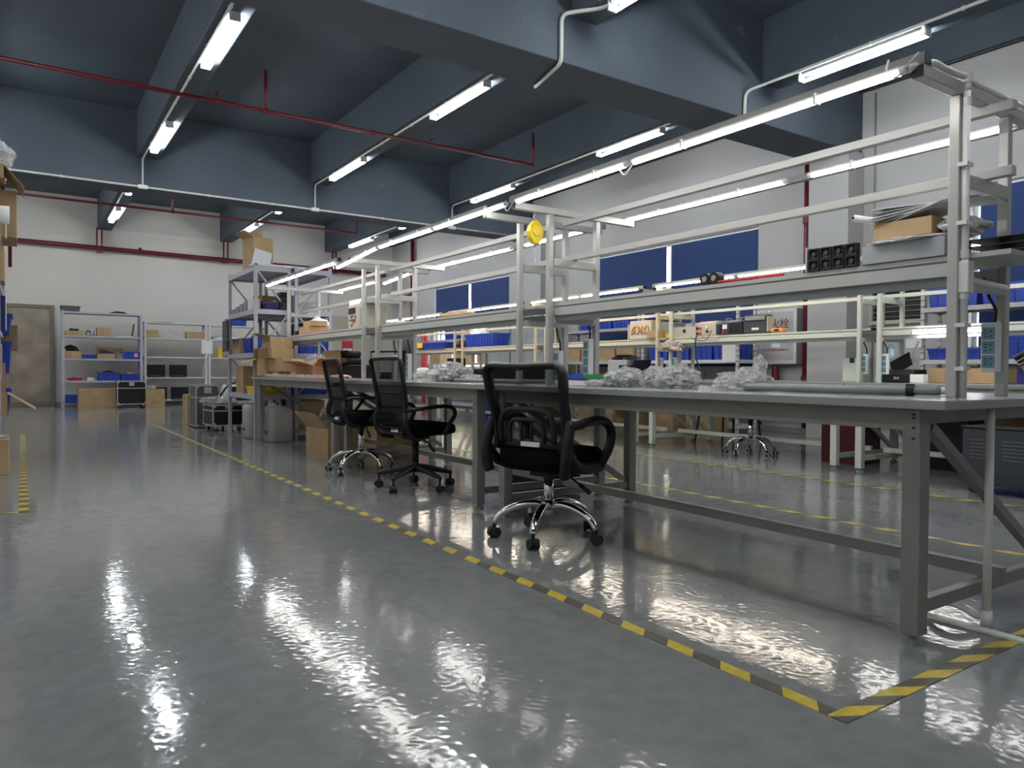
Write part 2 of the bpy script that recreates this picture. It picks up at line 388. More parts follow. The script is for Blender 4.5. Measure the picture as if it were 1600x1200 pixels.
# fire pipes
def firepipe(label, mains, rad, drops=(), hang=(), couplings=()):
    t = thing('fire_pipe', label, 'pipe', mains[0]); o = Vector(mains[0])
    P = [Vector(p)-o for p in mains]
    MB().tube(P, rad, 12).build('main_pipe', RED, t, smooth=True)
    for (a, b, r) in drops:
        MB().cyl(Vector(a)-o, Vector(b)-o, r, 10).build('riser', RED, t, smooth=True)
    for (x, y, z0, z1) in hang:
        h = MB()
        for dx in (-.05, .05): h.box(x+dx-.018-o.x, x+dx+.018-o.x, y-.03-o.y, y+.03-o.y, z0-o.z, z1-o.z)
        h.box(x-.07-o.x, x+.07-o.x, y-.05-o.y, y+.05-o.y, z0-o.z-.02, z0-o.z+.02)
        h.build('hanger', RED, t)
    for (x, y, z) in couplings:
        MB().cyl((x-.03-o.x, y-o.y, z-o.z), (x+.03-o.x, y-o.y, z-o.z), rad*1.45).build('coupling', RED, t)
    return t
firepipe('thin dark red sprinkler pipe hung before the far cross beam', [(XL, 9.38, 4.12), (6.69, 9.38, 4.12)], .024,
         drops=[((2.56, 9.38, 4.12), (2.56, 9.38, 4.63), .02), ((6.69, 9.38, 4.10), (6.69, 9.38, 4.62), .02), ((1.98, 9.38, 4.12), (1.98, 9.38, 4.24), .02), ((4.9, 9.38, 4.12), (4.9, 9.38, 4.2), .02)],
         couplings=[(2.56, 9.38, 4.12), (1.98, 9.38, 4.12), (4.0, 9.38, 4.12)])
firepipe('thin dark red sprinkler pipe beyond the far cross beam', [(XL, 16.43, 4.12), (6.6, 16.43, 4.12)], .024,
         drops=[((2.6, 16.43, 4.12), (2.6, 16.43, 4.6), .02), ((6.6, 16.43, 4.1), (6.6, 16.43, 4.5), .02)],
         couplings=[(2.6, 16.43, 4.12)])
firepipe('thick dark red pipe running along the back wall', [(XL, 19.95, 3.79), (8.9, 19.95, 3.68)], .055,
         hang=[(1.55, 19.95, 3.66, 4.22), (4.42, 19.95, 3.65, 4.22), (7.35, 19.95, 3.62, 4.22)],
         couplings=[(2.42, 19.95, 3.765), (5.3, 19.95, 3.73), (-.9, 19.95, 3.78)])
firepipe('vertical dark red pipe at the far left', [(-.17, 16.43, 4.15), (-.17, 16.43, 2.75)], .030)
def vpipe(label, y, m=RED):
    t = thing('fire_pipe', label, 'pipe', (9.08, y, 0))
    MB().cyl((0, 0, 0), (0, 0, 4.5), .052, 16).build('main_pipe', m, t, smooth=True)
    for z in (.05, .78, 3.0): MB().cyl((0, 0, z-.05), (0, 0, z+.05), .068, 16).build('coupling', m if z > .1 else GREYR, t)
    return t
vp = vpipe('vertical dark red pipe beside the hydrant cabinet', 6.14)
MB().tube(smoothpath([(0, 0, .72), (0, .35, .72), (0, .48, .76), (0, .50, .98)], 5), .05, 12).build('branch_pipe', RED, vp, smooth=True)
v2 = vpipe('vertical dark red pipe between the back wall and far window', 18.5)
MB().tube(smoothpath([(-.1, 0, 2.95), (-.1, .3, 2.95), (-.1, 1.4, 3.0)], 4), .06, 12).build('branch_pipe', RED, v2, smooth=True)
t = thing('standpipe', 'bright red thick vertical pipe behind the far shelves', 'pipe', (8.75, 17.05, 0))
MB().cyl((0, 0, 0), (0, 0, 1.9), .10, 20).build('main_pipe', REDB, t, smooth=True)
MB().cyl((0, 0, 1.9), (0, 0, 1.95), .12, 20).build('cap', REDB, t)

# hydrant cabinet
t = thing('fire_hydrant_cabinet', 'silver wall cabinet with red Chinese characters beside the red pipe', 'cabinet', (9.2, 6.26, 1.0))
MB().box(-.16, 0, 0, .71, 0, .79).build('body', ALUF, t, bevel=.006)
fr = MB(); fr.box(-.175, -.16, 0, .71, 0, .05).box(-.175, -.16, 0, .71, .74, .79).box(-.175, -.16, 0, .05, .05, .74).box(-.175, -.16, .66, .71, .05, .74)
fr.build('door_frame', ALU, t, bevel=.003)
MB().box(-.167, -.160, .05, .66, .05, .74).build('door', mat('pale_grey_glass', (.46, .44, .45), .25), t)
CR = mat('dark_red_lettering', (.16, .01, .015), .6)
text('lettering', '消火栓', .155, CR, (-.169, .355, .57), (R(90), 0, R(-90)), t)
text('lettering', '灭火器箱', .10, CR, (-.169, .355, .34), (R(90), 0, R(-90)), t)
text('lettering', '广东万安消防设备有限公司', .038, CR, (-.169, .36, .20), (R(90), 0, R(-90)), t)
MB().box(-.171, -.168, .27, .42, .24, .385).build('paper_notice', PAPER, t)

# ------------------------------------------------------------------ floor tape
TY = tape_mat('hazard_stripes_along', 'y', .213, -.8); TYR = tape_mat('hazard_stripes_along_reversed', 'y', .213, .0)
TX = tape_mat('hazard_stripes_across', 'x', .21, 1.8); TT = tape_mat('hazard_stripes_far', 'y', .205, 1.2)
def ftape(x0, x1, y0, y1, m, label, z=.0015):
    o = MB().box(-(x1-x0)/2, (x1-x0)/2, -(y1-y0)/2, (y1-y0)/2, 0, z).build('floor_tape', m)
    o.location = ((x0+x1)/2, (y0+y1)/2, 0); return tag(o, label, 'tape')
ftape(1.695, 1.745, 1.02, 12.5, TY, 'yellow and black floor tape in front of the chairs')
ftape(1.695, 4.9, 1.02, 1.072, TX, 'yellow and black floor tape crossing at the bench end, lower right', z=.0025)
ftape(3.975, 4.025, .9, 13, TT, 'yellow and black floor tape just behind the front benches')
ftape(5.395, 5.445, .9, 13, TT, 'yellow and black floor tape before the rear benches')
ftape(-.02, .035, 5.27, 11.6, TYR, 'yellow and black floor tape at the left edge')
ftape(-1.6, -.02, 5.27, 5.32, TX, 'thin end strip of floor tape under the left boxes')

# ------------------------------------------------------------------ workbenches
ZT = .789
def bench(x0, x1, ya, yb, top_y0, top_y1, py0, py1, label, m_fr, m_leg, m_top, m_up, group=None, socks=True, tag_=''):
    """x0,x1 outer leg faces; ya,yb leg ends; py0,py1 post centres. local origin (x0, ya, 0)"""
    t = thing('workbench', label, 'workbench', (x0, ya, 0), group=group)
    W, L = x1-x0, yb-ya; px0, px1 = .327, W-.36
    a = -.05; b = W+.05
    MB().box(a, b, top_y0-ya, top_y1-ya, ZT-.030, ZT).build('tabletop', m_top, t, bevel=.002)
    MB().box(a-.003, a, top_y0-ya, top_y1-ya, ZT-.027, ZT-.002).build('edge_band', EDGE, t)
    MB().box(a, b, top_y0-ya-.003, top_y0-ya, ZT-.027, ZT-.002).build('edge_band', EDGE, t)
    ap = MB(); ap.box(.004, .03, .06, L-.06, ZT-.10, ZT-.031); ap.build('apron', m_fr, t)
    MB().box(W-.03, W-.004, .06, L-.06, ZT-.10, ZT-.031).build('apron', m_fr, t)
    for yy in (0.012, L-.042): MB().box(.06, W-.06, yy, yy+.03, ZT-.08, ZT-.031).build('apron', m_fr, t)
    for (lx, ly) in ((0, 0), (W-.06, 0), (0, L-.06), (W-.06, L-.06)):
        lg = MB().box(lx, lx+.06, ly, ly+.06, .03, ZT-.031).build('leg', m_leg, t, bevel=.004)
        MB().cyl((lx+.03, ly+.03, 0), (lx+.03, ly+.03, .014), .032).cyl((lx+.03, ly+.03, .012), (lx+.03, ly+.03, .035), .012).build('foot', GREYR, lg)
        MB().box(lx-.004, lx, ly+.002, ly+.045, ZT-.14, ZT-.035).build('bracket', m_leg, lg)
        if m_leg is STEEL:
            hb = MB()
            for hz in (.045, .056, .087, .122): hb.box(lx-.0048, lx-.004, ly+.017, ly+.027, ZT-hz-.007, ZT-hz)
            hb.build('slots', BLACKP, lg)['kind'] = 'stuff'
    for yy in (.01, L-.045):
        MB().box(.06, W-.06, yy, yy+.035, .095, .14).build('side_rail', m_fr, t, bevel=.003)
    MB().box(W/2-.02, W/2+.02, -.03, L+.03, .141, .185).build('stretcher', m_fr, t, bevel=.003)
    for yy, s in ((.028, 1), (L-.028, -1)):
        MB().bar((.10, yy, ZT-.09), (W-.10, yy, .16), .03, .035, up=(0, 1, 0)).build('brace', m_fr, t)
    # posts and over-structure
    for yy in (py0-ya, py1-ya):
        for xx in (px0, px1):
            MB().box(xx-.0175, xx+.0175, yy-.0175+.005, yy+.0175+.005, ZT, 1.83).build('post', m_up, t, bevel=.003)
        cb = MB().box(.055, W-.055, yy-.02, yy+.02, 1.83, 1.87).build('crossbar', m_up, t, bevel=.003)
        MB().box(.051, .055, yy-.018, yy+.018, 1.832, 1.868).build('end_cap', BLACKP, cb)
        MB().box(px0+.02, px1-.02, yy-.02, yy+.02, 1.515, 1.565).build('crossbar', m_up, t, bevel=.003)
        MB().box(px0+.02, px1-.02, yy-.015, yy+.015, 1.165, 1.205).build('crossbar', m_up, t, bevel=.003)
    s0, s1 = py0-ya, py1-ya
    xm = (px0+px1)/2
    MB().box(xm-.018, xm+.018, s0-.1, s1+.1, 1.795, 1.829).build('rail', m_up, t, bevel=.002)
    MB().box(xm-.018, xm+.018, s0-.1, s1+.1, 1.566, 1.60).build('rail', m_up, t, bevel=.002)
    # shelf
    sa, sb = px0-.0, px1+.0
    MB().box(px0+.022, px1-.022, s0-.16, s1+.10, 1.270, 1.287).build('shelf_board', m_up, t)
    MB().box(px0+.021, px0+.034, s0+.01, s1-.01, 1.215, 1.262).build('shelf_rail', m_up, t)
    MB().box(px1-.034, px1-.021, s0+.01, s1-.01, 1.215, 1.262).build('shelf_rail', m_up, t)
    MB().box(px0+.04, px0+.06, s0+.01, s1-.01, 1.18, 1.214).build('shelf_rail', STEELD, t)
    # light channels
    MB().box(.055, .095, s0-.02, s1+.05, 1.871, 1.912).build('light_channel', m_fr, t, bevel=.002)
    MB().box(W-.055, W-.02, s0-.02, s1+.05, 1.871, 1.905).build('light_channel', m_fr, t, bevel=.002)
    MB().box(.055, .095, s0-.022, s0-.02, 1.873, 1.910).build('end_cap', BLACKP, t)
    return t
A = [(2.36, 3.42, 1.185, 3.64, 1.09, 3.79, 1.24, 3.58, 'grey steel workbench nearest the camera with overhead light frame'),
     (2.36, 3.42, 3.89, 6.16, 3.792, 6.34, 3.90, 6.18, 'grey steel workbench in the middle of the front row, two chairs before it'),
     (2.36, 3.42, 6.42, 8.97, 6.342, 9.1, 6.50, 8.84, 'grey steel workbench at the far end of the front row, under cardboard boxes')]
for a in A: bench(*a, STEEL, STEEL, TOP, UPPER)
B = [(6.13, 7.20, 1.25, 3.65, 1.1, 3.72, 1.3, 3.62, 'pale green steel workbench of the rear row, at the right edge', SAGE),
     (6.13, 7.20, 3.83, 6.21, 3.74, 6.3, 3.81, 6.18, 'warm-lit steel workbench of the rear row, carrying power supplies', SAGE),
     (6.13, 7.20, 6.44, 8.75, 6.32, 8.8, 6.40, 8.7, 'warm-lit steel workbench of the rear row, beside the black stool', CREAM),
     (6.13, 7.20, 8.95, 11.2, 8.82, 11.3, 8.95, 11.16, 'warm-lit steel workbench of the rear row, third from the right edge', CREAM),
     (6.13, 7.20, 11.4, 13.9, 11.32, 14.0, 11.43, 13.8, 'warm-lit steel workbench of the rear row, farthest one', CREAM)]
for b in B: bench(*b[:9], b[9], b[9], TOP, b[9])

def led(x, y0, y1, z0, label, m=LEDT, z1=None, grp='tubes on the front bench frames'):
    z1 = z0 if z1 is None else z1; L = y1-y0
    t = thing('led_tube', label, 'light', (x, y0, z0), group=grp); dz = z1-z0
    MB().cyl((0, .02, .004), (0, L-.02, dz+.004), .0125, 12).build('back_shell', WHITE, t, smooth=True)
    q = MB(); ra = .0155; n = 8
    A_ = [[q.bm.verts.new((ra*math.cos(a), yy, zz+ra*math.sin(a))) for a in [math.pi+math.pi*k/n for k in range(n+1)]] for yy, zz in ((.02, 0), (L-.02, dz))]
    for k in range(n): q.bm.faces.new((A_[0][k], A_[0][k+1], A_[1][k+1], A_[1][k]))
    for k in (0, 1): q.bm.faces.new(A_[k])
    q.bm.faces.new((A_[0][0], A_[0][-1], A_[1][-1], A_[1][0])); q.build('tube', m, t)
    for yy, zz in ((0, 0), (L-.02, dz)): MB().cyl((0, yy, zz), (0, yy+.02, zz), .0145, 12).build('end_cap', WHITE, t)
    for f_ in (.25, .75):
        MB().box(-.016, .016, L*f_-.005, L*f_+.005, dz*f_-.016, dz*f_+.022).build('clip', WHITE, t)
    return t
def loopcord(p, label):
    pts = smoothpath([(0, -.04, 0), (-.005, .0, -.035), (-.01, .03, -.06), (-.01, .06, -.03), (0, .06, .01)], 5)
    o = MB().tube(pts, .0035, 6).build('light_cord', WHITE, smooth=True); o.location = p
    tag(o, label, 'cord')
fr_ = [(1.27, 2.56, 1.863, None), (2.585, 3.53, 1.863, None), (3.63, 4.55, 1.868, None), (4.56, 5.49, 1.868, None), (5.53, 6.44, 1.868, 1.81), (6.47, 7.62, 1.862, None), (7.64, 8.74, 1.862, None)]
for i, (a, b, z, z1) in enumerate(fr_):
    led(2.398, a, b, z, 'lit tube on the front light rail, %s from the camera end' % ORD[i], z1=z1)
for i, (a, b) in enumerate([(1.32, 2.26), (2.39, 3.62), (4.06, 4.80), (4.98, 6.30), (6.86, 7.54), (7.76, 8.9)]):
    led(3.345, a, b, 1.882, 'lit tube on the back light rail of the front benches, %s from the camera end' % ORD[i], z1=1.84 if i == 4 else None)
for i, (y, z) in enumerate(((2.57, 1.87), (3.58, 1.88), (6.46, 1.86), (1.27, 1.905))):
    loopcord((2.40, y, z), 'white cord loop at the %s' % ['first tube joint of the front light rail', 'gap between near and middle bench lights', 'tube joint before the far bench', 'camera end of the front light rail'][i])
for bi, b in enumerate(B):
    y0, y1 = b[6], b[7]; mid = (y0+y1)/2
    for k, (p, q) in enumerate(((y0+.03, mid-.01), (mid+.01, y1-.02))):
        led(6.17, p, q, 1.875, 'lit tube on the front rail of the rear benches, %s from the right' % ORD[bi*2+k], m=LEDB if bi else LEDT, grp='tubes on the rear bench frames')
# low lights over the right rack
led(6.438, 2.74, 3.33, 1.235, 'short lit tube under the shelf at right, left of the near post', grp='tubes at the right wall')

# socket strips on the inner posts
def sockets(x, y, z, n, label):
    t = thing('socket_strip', label, 'socket strip', (x, y, z), group='socket strips on the bench posts')
    h = .055*n+.02
    MB().box(-.045, 0, -.028, .028, -h, 0).build('body', WHITE, t, bevel=.006)
    for k in range(n):
        s = MB().box(-.0475, -.045, -.021, .021, -.018-(k+1)*.052+.006, -.018-k*.052).build('socket', SOCK, t)
        hl = MB()
        zc = -.018-k*.052-.023
        for dy, dz, w_, h_ in ((.009, .011, .009, .003), (.009, 0, .009, .003), (.009, -.011, .009, .003), (-.009, .009, .004, .006), (-.009, -.009, .004, .006)):
            hl.box(-.0482, -.0475, dy-w_/2, dy+w_/2, zc+dz-h_/2, zc+dz+h_/2)
        hl.build('slot', BLACKP, s)
    MB().tube(smoothpath([(-.02, -.01, 0), (-.02, -.012, .05), (-.025, .01, .10), (-.02, .03, .17)], 4), .006, 8).build('cord', BLACKP, t, smooth=True)
    return t
sockets(3.035, 1.262, 1.063, 3, 'white socket strip with three blue sockets on the near bench post')
sockets(3.035, 3.60, 1.08, 4, 'socket strip on the far back post of the near bench')
sockets(3.035, 3.91, 1.01, 4, 'socket strip on the near back post of the middle bench')
sockets(3.035, 6.21, 1.03, 4, 'socket strip on the far back post of the middle bench')
sockets(3.035, 6.52, 1.02, 4, 'socket strip on the near back post of the far bench')
for i, (y, p) in enumerate(((3.62, 'right rear bench, at its far post'), (3.81, 'second rear bench, at its near post'), (6.2, 'second rear bench, at its far post'), (6.42, 'third rear bench, at its near post'))):
    t = sockets(6.53, y-.025, 1.05, 3, 'white socket strip strapped to the %s' % p)
# PVC pipe at the near post
PX, PY = 2.698, 1.217
t = thing('pvc_pipe', 'white plastic pipe clipped up the near bench post with junction box', 'pipe', (PX, PY, ZT))
q = lambda x, y, z: (x-PX, y-PY, z-ZT)
MB().cyl(q(PX, PY, ZT), q(PX-.006, PY, 1.84), .0125, 14).build('riser', PVC, t, smooth=True)
MB().tube(smoothpath([q(PX-.006, PY, 1.84), q(PX-.006, PY, 1.885), q(PX-.04, PY+.01, 1.89), q(2.56, 1.23, 1.89), q(2.47, 1.225, 1.885), q(2.40, 1.262, 1.865)], 4), .0125, 12).build('upper_arm', PVC, t, smooth=True)
MB().cyl(q(PX, PY+.01, 1.887), q(3.40, 1.235, 1.885), .0125, 12).build('upper_arm', PVC, t, smooth=True)
MB().box(-.022, .022, -.022, .022, .36, .47).build('junction_box', PVC, t, bevel=.004)
MB().cyl((.02, 0.01, .415), (.34, .01, .40), .0125, 12).build('side_arm', PVC, t, smooth=True)
for z in (.10, .25, .60, .80): MB().box(-.03, .016, -.016, .016, z-.007, z+.007).build('clip', PVC, t)
for z in (.34, .48, 1.0, 1.08): MB().cyl((-.003, 0, z), (-.003, 0, z+.03), .0155).build('coupling', PVC, t)
t = thing('pvc_pipe', 'white plastic pipe dropping from bench end to the floor', 'pipe', (2.745, 1.150, 0))
MB().cyl((0, 0, .03), (.005, -.0, ZT-.03), .0135, 14).build('riser', PVC, t, smooth=True)
MB().cyl((0, 0, 0), (0, 0, .06), .018, 14).build('coupling', PVC, t, smooth=True)
MB().tube(smoothpath([(0, .02, .03), (-.01, .09, .055), (-.02, .15, .05), (-.03, .19, .02)], 5), .011, 10).build('elbow', PVC, t, smooth=True)
tr = MB().box(-.02, .02, -.36, .15, 0, .012).build('cable_cover', PVC, bevel=.003); tr.location = (2.69, 1.19, 0)
tag(tr, 'flat white cable cover on floor at the pipe foot', 'cable cover')

# ------------------------------------------------------------------ chairs
def casters(t, r, n=5, a0=90, zt=.10, rim=None, brace=None):
    for k in range(n):
        an = R(a0+k*72); c = Vector((math.cos(an)*r, math.sin(an)*r, 0)); tn = Vector((-math.sin(an+.7), math.cos(an+.7), 0))
        nn = Vector((tn.y, -tn.x, 0))
        h = MB().cyl(c+Vector((0,0,.045)), c+Vector((0,0,zt)), .009, 8)
        h.tube([c-tn*.012+Vector((0,0,.03))+nn*.012, c+tn*.012+Vector((0,0,.03))+nn*.012], .024, 12)
        ho = h.build('caster', BLACKP, t, smooth=False)
        for s in (-1, 1):
            a = c+tn*s*.013; b = c+tn*s*.027
            MB().cyl(a+Vector((0,0,.027)), b+Vector((0,0,.027)), .027, 18).build('wheel', rim or RUBBER, ho)
            if rim: MB().cyl(b+Vector((0,0,.027)), b+tn*s*.002+Vector((0,0,.027)), .017, 14).build('hub_cap', RUBBER, ho)
def starbase(t, r, kind, a0):
    for k in range(5):
        an = R(a0+k*72); u = Vector((math.cos(an), math.sin(an), 0)); sd = Vector((-u.y, u.x, 0))
        if kind == 'chrome':
            pts = smoothpath([u*.02+Vector((0,0,.165)), u*.08+Vector((0,0,.18)), u*.17+Vector((0,0,.165)), u*(r-.035)+Vector((0,0,.125)), u*r+Vector((0,0,.075))], 4)
            n = len(pts); MB().tube(pts, .02, 10, flat=1.25, side=sd, rs=[.021-.006*i/n for i in range(n)]).build('base_arm', CHROME, t, smooth=True)
        else:
            a = u*.03+Vector((0,0,.155)); b = u*r+Vector((0,0,.105))
            MB().tube([a, u*.15+Vector((0,0,.135)), b, u*(r+.012)+Vector((0,0,.10))], .02, 8, flat=.9, side=sd, rs=[.028, .022, .015, .012]).build('base_arm', BLACKP, t)
def gaslift(t, kind, zs):
    MB().cyl((0,0,.12), (0,0,.20), .03, 16, r2=.028).build('hub', CHROME if kind == 'chrome' else BLACKP, t, smooth=True)
    g = MB().cyl((0,0,.19), (0,0,zs-.05), .026, 18).build('gas_lift', CHROME if kind == 'chrome' else BLACKP, t, smooth=True)
    MB().cyl((0,0,zs-.06), (0,0,zs), .03, 14).box(-.06, .06, -.09, .09, zs-.035, zs).build('mechanism', BLACKP, t, bevel=.006)
    MB().tube(smoothpath([(.05, 0, zs-.02), (.15, -.01, zs-.04), (.23, -.02, zs-.08)], 4), .006, 8).tube([(.21, -.02, zs-.068), (.27, -.025, zs-.10)], .012, 8).build('lever', BLACKP, t, smooth=True)
def seat(t, w_, d, z0, z1, yc=0):
    def f(u, v):
        return None
    m = MB(); nx, ny = 10, 10
    vt = {}
    def sq(a): return math.copysign(abs(a)**.55, a)
    rings = [(.80, z0), (.97, z0+.012), (1.0, (z0+z1)/2), (.985, z1-.018), (.90, z1-.002), (.55, z1+.002), (.2, z1-.002)]
    prev = None
    for (s_, z) in rings:
        ring = []
        for k in range(40):
            a = 2*math.pi*k/40; x = sq(math.cos(a))*w_/2*s_; y = sq(math.sin(a))*d/2*s_
            zz = z - (.02*max(0, (y/(d/2)))**3 if z > z0+.03 else 0)
            ring.append(m.bm.verts.new((x, yc+y, zz)))
        if prev:
            for k in range(40): m.bm.faces.new((prev[k], prev[(k+1) % 40], ring[(k+1) % 40], ring[k]))
        else: m.bm.faces.new(ring[::-1])
        prev = ring
    m.bm.faces.new(prev)
    return m.build('seat', BLACKF, t, smooth=True)
def chair_curved(label, x, y, az, a0):
    t = thing('mesh_chair', label, 'chair', (x, y, 0), -R(az))
    starbase(t, .285, 'chrome', a0); casters(t, .285, a0=a0); gaslift(t, 'chrome', .365)
    seat(t, .47, .46, .365, .485, .02)
    bk = lambda z: -.215-.02*math.sin((z-.40)/.5*math.pi)*-1 - .10*max(0, (z-.5)/.4)**1.6   # y of the backrest
    def yb(z): return -.185 + .03*math.sin(max(0, min(1, (z-.42)/.3))*math.pi) - .05*max(0, (z-.58)/.33)**1.5
    def wb(z): return .205 + .035*((z-.5)/.4)
    pts = []
    for k in range(9): z = .47+.39*k/8; pts.append((wb(z), yb(z), z))
    pts += [(wb(.88)-.012, yb(.885), .885), (wb(.9)-.04, yb(.90), .90)]
    for k in range(1, 6): xx = (wb(.9)-.04)*(1-2*k/6); pts.append((xx, yb(.90)-.02*(1-(xx/.2)**2), .902-.008*(1-(xx/.2)**2)))
    left = [(-a, b, c) for (a, b, c) in pts[:11]][::-1]
    pts = pts+left
    MB().tube(pts, .0185, 12, flat=2.0, side=(0, 1, 0)).build('back_frame', BLACKP, t, smooth=True)
    def g(u, v):
        z = .50+.385*v; ww = wb(z)-.01; xx = -ww+2*ww*u
        return (xx, yb(z)-.025*(1-(xx/ww)**2), z)
    MB().grid(g, 12, 14).build('mesh_panel', MESHF, t, smooth=True)
    MB().tube([(-.21, yb(.5), .50), (-.1, yb(.5)-.02, .505), (.1, yb(.5)-.02, .505), (.21, yb(.5), .50)], .022, 8, flat=.6, side=(0,1,0)).build('lower_rail', BLACKP, t, smooth=True)
    MB().box(-.03, .085, yb(.5)-.043, yb(.5)-.036, .495, .518).build('care_label', PAPER, t, label='white label')
    # lumbar support loops
    lm = MB()
    for (w_, h_, r_) in ((.165, .165, .014), (.105, .115, .011)):
        p = [(-w_, yb(.5)-.03, .515), (-w_, yb(.57)-.045, .515+h_*.55), (-w_*.75, yb(.6)-.05, .515+h_*.93), (0, yb(.6)-.055, .515+h_), (w_*.75, yb(.6)-.05, .515+h_*.93), (w_, yb(.57)-.045, .515+h_*.55), (w_, yb(.5)-.03, .515)]
        lm.tube(smoothpath(p, 5), r_, 8)
    for sx in (-1, 1): lm.tube([(sx*.03, yb(.5)-.03, .515), (sx*.035, yb(.6)-.045, .63)], .009, 8)
    lm.build('lumbar_support', BLACKP, t, smooth=True)
    for sx in (-1, 1):
        w_ = MB().tube(smoothpath([(sx*.235, -.20, .355), (sx*.248, -.215, .43), (sx*.25, -.20, .52), (sx*.242, -.165, .625)], 5), .031, 10, flat=.8, side=(1, 0, 0)); w_.build('back_bracket', BLACKP, t, smooth=True)
        ap = smoothpath([(sx*.24, -.19, .60), (sx*.262, -.12, .61), (sx*.27, .0, .625), (sx*.27, .11, .615), (sx*.27, .175, .565), (sx*.265, .165, .48), (sx*.25, .10, .39)], 6)
        MB().tube(ap, .023, 12, flat=1.1, side=(1, 0, 0)).build('armrest', BLACKP, t, smooth=True)
        MB().tube(smoothpath([(sx*.25, -.19, .47), (sx*.25, -.12, .405), (sx*.25, -.02, .385), (sx*.25, .11, .385)], 5), .030, 10, flat=.7, side=(1, 0, 0)).build('arm_support', BLACKP, t, smooth=True)
    return t
def chair_tall(label, x, y, az, a0, base='chrome', rim=None, zs=.40, top=.955, arms='loop'):
    t = thing('mesh_chair', label, 'chair', (x, y, 0), -R(az))
    starbase(t, .28, base, a0); casters(t, .28, a0=a0, rim=rim); gaslift(t, base, zs)
    seat(t, .46, .48, zs, zs+.095, .03)
    def yb(z): return -.20 - .07*max(0, (z-.60)/.38) if z > .60 else -.20-.03*math.sin((z-.42)/.18*math.pi)
    def wb(z): return .17 + .03*((z-zs)/.58)
    H = top
    pts = []
    for k in range(8): z = zs+.03+(H-.02-zs-.03)*k/7; pts.append((wb(z), yb(z), z))
    pts += [(wb(H)-.02, yb(H), H), (0, yb(H)-.008, H+.004), (-wb(H)+.02, yb(H), H)]
    pts += [(-a, b, c) for (a, b, c) in pts[:8]][::-1]
    MB().tube(pts, .0145, 8, flat=1.3, side=(0, 1, 0)).build('back_frame', BLACKP, t, smooth=True)
    zm = zs+.30
    MB().grid(lambda u, v: ((-1+2*u)*wb(zm+(H-zm)*v)*.95, yb(zm+(H-zm)*v)-.012*(1-(2*u-1)**2), zm+(H-zm)*v), 8, 10).build('mesh_panel', MESHF, t, smooth=True)
    MB().grid(lambda u, v: ((-1+2*u)*wb(zm)*.97, yb(zm-.10+.10*v)-.01*(1-(2*u-1)**2), zm-.10+.11*v), 8, 4).build('lumbar_panel', BLACKP, t, smooth=True, solid=.008)
    zl = zs+.03
    MB().grid(lambda u, v: ((-1+2*u)*wb(zl)*.97, yb(zl+.17*v)-.012*(1-(2*u-1)**2)-.005, zl+.17*v), 8, 6).build('lower_mesh', MESHF, t, smooth=True)
    MB().box(-.165, .165, yb(zl)-.018, yb(zl)+.018, zl-.02, zl+.035).build('lower_rail', BLACKP, t, bevel=.008)
    MB().box(.02, .11, yb(zl)-.0225, yb(zl)-.018, zl+.003, zl+.028).build('care_label', PAPER, t, label='white label')
    for sx in (-1, 1):
        MB().tube(smoothpath([(sx*.17, -.20, zs+.20), (sx*.20, -.225, zs+.10), (sx*.20, -.17, zs+.0), (sx*.17, -.08, zs-.02)], 5), .02, 8, flat=.8, side=(1, 0, 0)).build('back_bracket', BLACKP, t, smooth=True)
        if arms == 'loop':
            ap = smoothpath([(sx*.185, -.20, zs+.19), (sx*.24, -.13, zs+.20), (sx*.26, .02, zs+.215), (sx*.26, .14, zs+.205), (sx*.26, .165, zs+.15), (sx*.25, .12, zs+.08), (sx*.235, .08, zs+.01)], 6)
            MB().tube(ap, .0145, 10, flat=1.3, side=(1, 0, 0)).build('armrest', BLACKP, t, smooth=True)
        else:
            MB().tube(smoothpath([(sx*.18, -.2, zs+.20), (sx*.225, -.12, zs+.215), (sx*.228, .15, zs+.21)], 5), .014, 8, flat=1.3, side=(1,0,0)).tube([(sx*.228, .12, zs+.20), (sx*.24, -.02, zs+.02)], .014, 8).build('armrest', BLACKP, t, smooth=True)
    return t
chair_curved('black mesh office chair with curved arms, nearest the camera', 2.29, 3.05, 72, -70)
chair_tall('black mesh office chair with black plastic base, middle one', 2.42, 4.87, 82, -68, base='black')
chair_tall('black mesh office chair with chrome base, farthest of the three', 2.40, 5.86, 92, -128, base='chrome', rim=GREYR, zs=.43, arms='t')
# stool chair between the rows
t = thing('swivel_stool', 'swivel chair with chrome star base under the rear bench', 'chair', (6.37, 4.95, 0), R(20))
starbase(t, .26, 'chrome', 20); casters(t, .26, a0=20, rim=GREYR); gaslift(t, 'chrome', .42); seat(t, .42, .42, .42, .50)
t = thing('black_stool', 'black four-legged stool under the warm-lit rear bench', 'stool', (7.25, 5.95, 0))
for (lx, ly) in ((-.42, .18), (-.42, -.24), (.3, .18), (.3, -.24)):
    MB().tube([(lx, ly, 0), (lx*.8, ly*.8, .60)], .014, 8, rs=[.011, .018]).build('leg', BLACKP, t)
MB().box(-.38, .30, -.22, .18, .60, .64).build('seat', BLACKP, t, bevel=.01)

